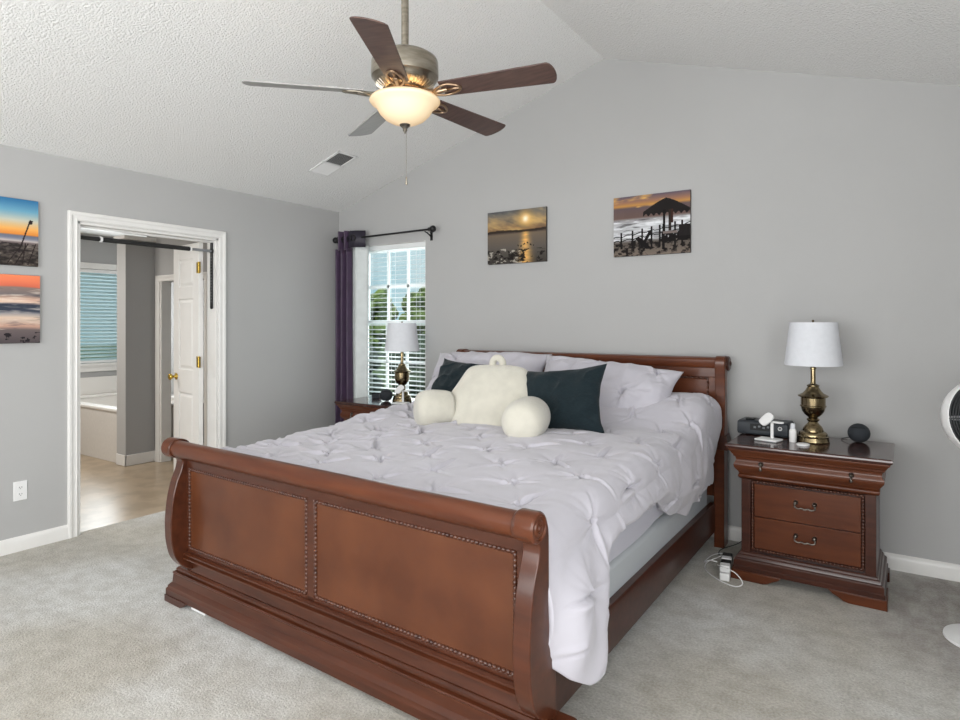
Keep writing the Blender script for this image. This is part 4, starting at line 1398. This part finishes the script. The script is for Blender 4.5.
# lamps
def lamp(label, loc):
    t = thing('table_lamp', label, 'lamp', loc, 0, 'brass table lamps')
    base = [(0.080, 0.0), (0.082, 0.006), (0.080, 0.014), (0.077, 0.026), (0.079, 0.032), (0.072, 0.036), (0.071, 0.044), (0.067, 0.051), (0.058, 0.057), (0.052, 0.059), (0.051, 0.066), (0.048, 0.076), (0.041, 0.087), (0.032, 0.096), (0.026, 0.103), (0.023, 0.110), (0.028, 0.114), (0.033, 0.121), (0.028, 0.128), (0.024, 0.131)]
    MB().lathe(base, 48).build('base', M['brass'], t, autos=30)
    urn = [(0.020, 0.131), (0.030, 0.138), (0.043, 0.150), (0.055, 0.168), (0.060, 0.186), (0.061, 0.190), (0.065, 0.193), (0.065, 0.198), (0.061, 0.201), (0.061, 0.240), (0.066, 0.243), (0.074, 0.247), (0.076, 0.253), (0.066, 0.258), (0.052, 0.265), (0.040, 0.278), (0.032, 0.292), (0.028, 0.300), (0.031, 0.304), (0.031, 0.309), (0.022, 0.313), (0.014, 0.318), (0.012, 0.330)]
    MB().lathe(urn, 48).build('urn', M['brass'], t, autos=30)
    MB().lathe([(0.0125, 0.33), (0.0125, 0.395), (0.016, 0.398), (0.016, 0.404), (0.010, 0.41), (0.010, 0.46)], 24).build('neck', M['brass'], t, autos=30)
    sh = MB()
    z0, z1, r0, r1 = 0.418, 0.652, 0.143, 0.117
    sh.lathe([(r0, z0), (r0, z0 + 0.006), (r1, z1 - 0.006), (r1, z1), (r1 - 0.003, z1), (r1 - 0.003, z1 - 0.006), (r0 - 0.003, z0 + 0.006), (r0 - 0.003, z0), (r0, z0)], 56, cap=False)
    s = sh.build('shade', M['shade'], t, autos=30)
    sp = MB()
    for k in range(3):
        a = k * 2 * PI / 3 + 0.4
        sp.tube([(0, 0, z1 - 0.02), (math.cos(a) * (r1 - 0.002), math.sin(a) * (r1 - 0.002), z1 - 0.008)], 0.0018, 6)
    sp.tube([(0, 0, 0.45), (0, 0, z1 + 0.004)], 0.003, 8)
    sp.build('spider', M['brass'], s)
    fi = MB().lathe([(0.005, z1 - 0.012), (0.007, z1 - 0.006), (0.004, z1 + 0.0), (0.007, z1 + 0.008), (0.002, z1 + 0.014)], 14)
    fi.build('finial', M['brass'], t)
    MB().ball((0, 0, 0.52), 0.028, 0.028, 0.04).build('bulb', M['white'], t, smooth=True)
    return t


lamp_r = lamp('brass urn lamp with white drum shade, on the nightstand beside the clock radio', (-0.372, 3.835, NSZ))
lamp_l = copy_tree(lamp_r)
lamp_l.location = (-3.405, 3.93, NSZ)
lamp_l['label'] = 'brass urn lamp with white drum shade, in front of the window'


def speaker(label, loc, rz):
    t = thing('smart_speaker', label, 'speaker', loc, rz, 'round smart speakers')
    b = MB().ball((0, 0, 0.050), 0.054, 0.054, 0.0515, 32, 20)
    b.v = [(x, y, max(z, 0.003)) for x, y, z in b.v]
    b.build('body', M['speaker'], t, smooth=True)
    MB().tube([(0.041 * math.cos(a), 0.041 * math.sin(a), 0.083) for a in np.linspace(0, 2 * PI, 33)[:-1]], 0.0018, 6, closed=True).build('light_ring', M['screen'], t, smooth=True)
    MB().tube(bez([(-0.04, 0.02, 0.02), (-0.07, 0.025, 0.012), (-0.085, 0.06, 0.004), (-0.06, 0.10, 0.004)], 8), 0.0022, 6).build('cord', M['cord_dark'], t)
    return t


sp1 = speaker('black round smart speaker alone at the end of the nightstand beside the pedestal fan', (-0.163, 3.955, NSZ), 0)
sp2 = copy_tree(sp1)
sp2.location = (-3.525, 3.87, NSZ)
sp2['label'] = 'black round smart speaker beside the lamp in front of the window'

# clock radio
rd = thing('clock_radio', 'dark grey clock radio behind the white charger on the right nightstand', 'clock radio', (-0.63, 3.925, NSZ), R(-4))
MB().loft([(-0.135, 0.135, -0.06, 0.09, 0.004), (-0.137, 0.137, -0.063, 0.09, 0.02), (-0.137, 0.137, -0.058, 0.09, 0.072), (-0.130, 0.130, -0.048, 0.085, 0.083)]).build('body', M['radio'], rd, bevel=0.005)
MB().prism([(-0.064, 0.03), (-0.060, 0.066), (-0.056, 0.066), (-0.056, 0.03)], 'X', -0.065, 0.055).build('display', M['screen'], rd)
for k in range(4):
    MB().box(-0.045 + k * 0.024, -0.033 + k * 0.024, -0.066, -0.060, 0.042 + (k % 2) * 0.006, 0.052 + (k % 2) * 0.006).build('display_segment', M['button'], rd)
MB().box(-0.095, -0.05, -0.045, 0.01, 0.083, 0.092).build('snooze_bar', M['screen'], rd, bevel=0.003)
for x0 in (0.0, 0.03, 0.06):
    MB().box(x0, x0 + 0.02, -0.035, -0.01, 0.083, 0.087).build('button', M['button'], rd, bevel=0.002)
e_ = MB().lathe([(0.011, -0.066), (0.011, -0.060), (0.008, -0.060), (0.008, -0.066), (0.011, -0.066)], 24, (0.095, 0, 0.05), 'Y', cap=False)
e_.tube([(0.091, -0.065, 0.046), (0.091, -0.065, 0.055)], 0.0012, 6)
e_.tube([(0.098, -0.065, 0.045), (0.098, -0.065, 0.053)], 0.0012, 6)
e_.build('emblem', M['white'], rd)
for x0 in (-0.11, 0.11):
    MB().box(x0 - 0.015, x0 + 0.015, -0.04, 0.07, 0, 0.005).build('foot', M['black'], rd)


def charger(label, loc, rz):
    t = thing('charging_stand', label, 'charger', loc, rz, 'white charging stands')
    b = MB().loft([(-0.058, 0.058, -0.045, 0.045, 0.0), (-0.058, 0.058, -0.045, 0.045, 0.004)])
    b.build('base_pad', M['grey'], t, bevel=0.0015)
    MB().loft([(-0.060, 0.060, -0.047, 0.047, 0.004), (-0.060, 0.060, -0.047, 0.047, 0.013)]).build('base', M['white'], t, bevel=0.004)
    MB().box(0.002, 0.018, 0.015, 0.027, 0.012, 0.105).build('stem', M['white'], t, bevel=0.003)
    h = MB().prism([(0.030 * math.copysign(abs(math.cos(a)) ** 0.6, math.cos(a)), 0.040 * math.copysign(abs(math.sin(a)) ** 0.6, math.sin(a))) for a in np.linspace(0, 2 * PI, 41)[:-1]], 'Z', -0.006, 0.006)
    h.xf(Matrix.Translation((-0.012, 0.0, 0.118)) @ Matrix.Rotation(R(-12), 4, 'Z') @ Matrix.Rotation(R(52), 4, 'X') @ Matrix.Rotation(R(-28), 4, 'Z'))
    h.build('phone_pad', M['white'], t, bevel=0.003, autos=40)
    w2 = MB().lathe([(0.018, 0.0), (0.020, 0.004), (0.018, 0.008)], 28)
    w2.v = [(x * 1.6, y, z) for x, y, z in w2.v]
    w2.xf(Matrix.Translation((0.045, 0.012, 0.101)))
    w2.build('watch_pad', M['white'], t, smooth=True, autos=40)
    return t


ch1 = charger('white three-pad charging stand in front of the clock radio', (-0.578, 3.725, NSZ), R(-14))
ch2 = copy_tree(ch1)
ch2.location = (-3.30, 3.795, NSZ)
ch2.rotation_euler = (0, 0, R(20))
ch2['label'] = 'white charging stand in front of the lamp on the window nightstand'
bt = thing('pump_bottle', 'small white capped bottle beside the charging stand', 'bottle', (-0.463, 3.765, NSZ))
MB().lathe([(0.017, 0), (0.0185, 0.003), (0.0185, 0.062), (0.012, 0.072)], 24).build('bottle_body', M['white'], bt, autos=30)
MB().lathe([(0.012, 0.072), (0.0125, 0.074), (0.012, 0.098), (0.009, 0.101)], 20).build('cap', M['shade'], bt, autos=30)
pk = MB().lathe([(0.031, 0), (0.033, 0.003), (0.033, 0.007), (0.029, 0.010)], 36).build('puck_case', M['white'], None, autos=30)
pk.location = (-0.405, 3.685, NSZ)
tag(pk, 'flat white round disc lying in front of the brass lamp', 'disc')
bx = thing('small_box', 'small dark box at back of the window nightstand', 'box', (-3.745, 3.99, NSZ), R(5))
MB().box(-0.04, 0.04, -0.02, 0.02, 0, 0.045).build('box_body', M['radio'], bx, bevel=0.003)
MB().box(-0.041, 0.041, -0.021, 0.021, 0.036, 0.047).build('box_lid', M['screen'], bx, bevel=0.003)

# ------------------------------------------------------------------ power strip and cords on the floor
ps = thing('power_strip', 'white power strip on the carpet between bed and nightstand', 'power strip', (-0.775, 3.62, 0.0), R(8))
MB().box(-0.025, 0.025, -0.15, 0.15, 0.0, 0.04).build('strip_body', M['white'], ps, bevel=0.005)
for k in range(5):
    MB().box(-0.012, 0.012, -0.125 + k * 0.055, -0.100 + k * 0.055, 0.040, 0.0412).build('outlet', M['grey'], ps)
for i, (yy, mm, lab) in enumerate(((-0.113, 'white', 'white plug adapter nearest the front of the power strip'), (-0.058, 'black', 'black plug adapter second on the power strip'), (-0.003, 'white', 'white plug adapter in the middle of the power strip'), (0.052, 'black', 'black plug adapter at the far part of the power strip'))):
    t = thing('plug_adapter', lab, 'plug', (ps.location.x - yy * math.sin(R(8)), ps.location.y + yy * math.cos(R(8)), 0.0412), R(8), 'plug adapters')
    MB().box(-0.026, 0.026, -0.024, 0.024, 0.0, 0.038).build('adapter_body', M[mm], t, bevel=0.005)
    MB().box(-0.031, -0.026, -0.006, 0.006, 0.012, 0.024).build('socket', M['grey'], t)


def cord(label, pts, r, m):
    o = MB().tube(bez(pts, 14), r, 8).build('power_cord', M[m], None, smooth=True)  # power cord of the strip and its plugs
    return tag(o, label, 'cord', 'cords by the power strip')


cord('white cord looping from the power strip over the nightstand foot', [(-0.80, 3.52, 0.062), (-0.765, 3.47, 0.075), (-0.70, 3.465, 0.06), (-0.66, 3.45, 0.02), (-0.69, 3.42, 0.006), (-0.78, 3.46, 0.005), (-0.87, 3.56, 0.005), (-0.895, 3.68, 0.006), (-0.84, 3.74, 0.03), (-0.802, 3.735, 0.06)], 0.003, 'white')
cord('white cord curling beside the bed rail', [(-0.815, 3.57, 0.060), (-0.86, 3.60, 0.05), (-0.905, 3.66, 0.012), (-0.895, 3.80, 0.008), (-0.85, 3.86, 0.010), (-0.80, 3.82, 0.012)], 0.003, 'white')
cord('dark cord running from the power strip up behind the nightstand', [(-0.785, 3.77, 0.02), (-0.86, 3.83, 0.008), (-0.87, 3.93, 0.01), (-0.79, 4.06, 0.03), (-0.73, 4.10, 0.12), (-0.71, 4.12, 0.25)], 0.0028, 'cord_dark')

# ------------------------------------------------------------------ ceiling fan
FCX, FCY, FZ = -1.755, 2.045, 2.368
fan = thing('ceiling_fan', 'brushed nickel ceiling fan with five blades and lit glass bowl', 'ceiling fan', (FCX, FCY, FZ))
top = ceil_z(FCX) - FZ
MB().lathe([(0.016, 0.12), (0.016, top - 0.03)], 20).build('downrod', M['nickel'], fan)
MB().lathe([(0.02, top - 0.10), (0.05, top - 0.07), (0.068, top - 0.03), (0.07, top + 0.02)], 32).build('canopy', M['nickel'], fan, autos=40)
MB().lathe([(r, z + 0.042) for r, z in [(0.016, 0.135), (0.03, 0.132), (0.075, 0.124), (0.118, 0.112), (0.138, 0.098), (0.143, 0.085), (0.145, 0.030), (0.143, 0.018), (0.135, 0.012), (0.130, 0.0), (0.120, -0.012), (0.098, -0.028), (0.075, -0.038)]], 64).build('motor_housing', M['nickel'], fan, autos=35)
vn = MB()
for k in range(36):
    a = 2 * PI * k / 36
    vn.tube([(0.124 * math.cos(a), 0.124 * math.sin(a), 0.033), (0.094 * math.cos(a), 0.094 * math.sin(a), 0.010)], 0.0035, 6)
vn.build('vent_ring', M['nickel'], fan)
MB().lathe([(0.078, 0.008), (0.084, -0.002), (0.066, -0.008), (0.064, -0.022), (0.088, -0.027), (0.096, -0.034), (0.090, -0.042)], 48).build('switch_housing', M['copper'], fan, autos=30)


def bulb_glass():
    m = bpy.data.materials.new('bowl_glass')
    m.use_nodes = True
    t = m.node_tree
    b = t.nodes['Principled BSDF']
    b.inputs['Base Color'].default_value = (0.40, 0.33, 0.24, 1)
    b.inputs['Roughness'].default_value = 0.35
    lw = t.nodes.new('ShaderNodeLayerWeight')
    lw.inputs['Blend'].default_value = 0.35
    n = t.nodes.new('ShaderNodeTexNoise')
    n.inputs['Scale'].default_value = 14
    rp = t.nodes.new('ShaderNodeValToRGB')
    rp.color_ramp.elements[0].color = (1.0, 0.84, 0.56, 1)
    rp.color_ramp.elements[1].color = (0.50, 0.30, 0.12, 1)
    rp.color_ramp.elements[1].position = 0.75
    t.links.new(lw.outputs['Facing'], rp.inputs['Fac'])
    t.links.new(rp.outputs['Color'], b.inputs['Emission Color'])
    b.inputs['Emission Strength'].default_value = 0.68
    return m


M['bowl'] = bulb_glass()
bw = MB()
bo = [(0.136, -0.030), (0.148, -0.033), (0.152, -0.041), (0.145, -0.050), (0.131, -0.058), (0.121, -0.072), (0.108, -0.094), (0.086, -0.116), (0.058, -0.131), (0.026, -0.139), (0.008, -0.141)]
bi = [(r - 0.004 if r > 0.02 else r, z + 0.004) for r, z in bo][::-1]
bw.lathe(bo + bi, 56, cap=False)
bw.build('glass_bowl', M['bowl'], fan, smooth=True, autos=60)
MB().lathe([(0.012, -0.128), (0.023, -0.136), (0.023, -0.144), (0.014, -0.152), (0.009, -0.158), (0.010, -0.164), (0.005, -0.172), (0.001, -0.180)], 24).build('finial', M['pewter'], fan, autos=40)
ch = MB()
for k in range(34):
    ch.ball((0.004, 0.004, -0.178 - k * 0.0058), 0.0013, seg=6, rings=4)
ch.lathe([(0.002, -0.362), (0.005, -0.370), (0.0035, -0.376), (0.005, -0.384), (0.0055, -0.394), (0.002, -0.400)], 12, (0.004, 0.004, 0))
ch.tube([(0.004, 0.004, -0.17), (0.004, 0.004, -0.37)], 0.0007, 5)
ch.build('pull_chain', M['nickel'], fan)


def blade(ang, m, label=None):
    c = MB()
    # outline in local (r, t): rooted r .205 to .66
    r0, r1 = 0.175, 0.665
    out = []
    hw0, hw1 = 0.050, 0.066
    for k in range(9):
        u = k / 8
        out.append((r0 + (r1 - 0.03 - r0) * u, -(hw0 + (hw1 - hw0) * u)))
    for a in np.linspace(R(-75), R(75), 9):
        out.append((r1 - 0.03 + 0.03 * math.cos(a), (hw1 - 0.016) * math.sin(a) / math.sin(R(75)) + 0.016 * math.sin(a)))
    for k in range(9):
        u = 1 - k / 8
        out.append((r0 + (r1 - 0.03 - r0) * u, hw0 + (hw1 - hw0) * u))
    c.prism(out, 'Z', -0.003, 0.003)
    pitch = Matrix.Rotation(R(-13), 4, 'X')
    rot = Matrix.Rotation(ang, 4, 'Z') @ Matrix.Translation((0, 0, -0.008)) @ pitch
    c.xf(rot)
    o = c.build('blade', M[m], fan, bevel=0.0015)
    if label:
        o['label'] = label
    i = MB()
    i.tube(bez([(0.075, 0, 0.014), (0.11, 0.0, -0.004), (0.15, 0.0, -0.010), (0.20, 0, -0.006)], 6), 0.011, 8)
    for sg in (-1, 1):
        i.tube(bez([(0.13, 0, -0.016), (0.165, sg * 0.026, -0.012), (0.205, sg * 0.034, -0.006), (0.245, sg * 0.020, -0.006), (0.262, 0, -0.006)], 6), 0.0055, 8)
    i.tube([(0.20, 0, -0.006), (0.262, 0, -0.006)], 0.006, 8)
    i.xf(rot)
    i.build('blade_iron', M['copper' if m == 'blade' else 'nickel'], o, smooth=True)


for k, (dg, m) in enumerate(((13, 'blade'), (85, 'blade'), (152, 'blade_grey'), (-135, 'blade_grey'), (-60, 'blade'))):
    blade(R(dg), m, 'pale grey blade' if m == 'blade_grey' else None)
pt = bpy.data.lights.new('fan_bulb', 'POINT')
pt.energy, pt.color, pt.shadow_soft_size = 6, (1.0, 0.72, 0.42), 0.05
po = bpy.data.objects.new('fan_bulb', pt)
po.location = (0, 0, -0.085)
po.parent = fan
COL.objects.link(po)
up = bpy.data.lights.new('fan_bulb_up', 'POINT')
up.energy, up.color, up.shadow_soft_size = 1.6, (1.0, 0.62, 0.32), 0.03
uo = bpy.data.objects.new('fan_bulb_up', up)
uo.location = (0, 0, -0.046)
uo.parent = fan

# ------------------------------------------------------------------ pedestal fan at the right edge
pf = thing('pedestal_fan', 'white round pedestal fan with dark grille at right edge of the photo', 'fan', (0.325, 3.42, 0))
MB().lathe([(0.145, 0.0), (0.150, 0.004), (0.148, 0.014), (0.10, 0.024), (0.03, 0.034), (0.02, 0.05)], 48).build('base', M['white'], pf, autos=30)
MB().lathe([(0.014, 0.04), (0.014, 0.70), (0.022, 0.71), (0.022, 0.80)], 24).build('pole', M['white'], pf, autos=30)
HM = Matrix.Translation((-0.005, 0, 0.965)) @ Matrix.Rotation(R(34), 4, 'Z') @ Matrix.Rotation(R(-8), 4, 'X')
hs = MB().lathe([(0.03, 0.13), (0.075, 0.12), (0.11, 0.085), (0.150, 0.055), (0.166, 0.02), (0.166, -0.010), (0.161, -0.011), (0.160, 0.015), (0.14, 0.045), (0.02, 0.06)], 56, axis='Y')
hs.xf(HM)
hs.build('housing', M['white'], pf, autos=35)
gr = MB()
for rr in np.linspace(0.025, 0.157, 15):
    gr.tube([(rr * math.cos(a), -0.012 - 0.03 * (1 - (rr / 0.16) ** 2), rr * math.sin(a)) for a in np.linspace(0, 2 * PI, 41)[:-1]], 0.0022, 6, closed=True)
for k in range(8):
    a = k * PI / 4
    gr.tube([(rr * math.cos(a), -0.010 - 0.03 * (1 - (rr / 0.16) ** 2), rr * math.sin(a)) for rr in (0.02, 0.06, 0.10, 0.14, 0.16)], 0.0025, 6)
gr.ball((0, -0.042, 0), 0.026, 0.008, 0.026)
gr.xf(HM)
gr.build('grille', M['grille'], pf, smooth=True)
for k in range(5):
    a = k * 2 * PI / 5
    bl_ = MB()
    P = []
    for rr in np.linspace(0.02, 0.15, 8):
        wd = 0.35 + 0.25 * (rr / 0.15)
        P.append([(rr * math.cos(a + wd * s), 0.02 + 0.018 * s, rr * math.sin(a + wd * s)) for s in np.linspace(-1, 1, 6)])
    bl_.grid(P).xf(HM)
    bl_.build('blade', M['grille'], pf, smooth=True, solid=0.002)
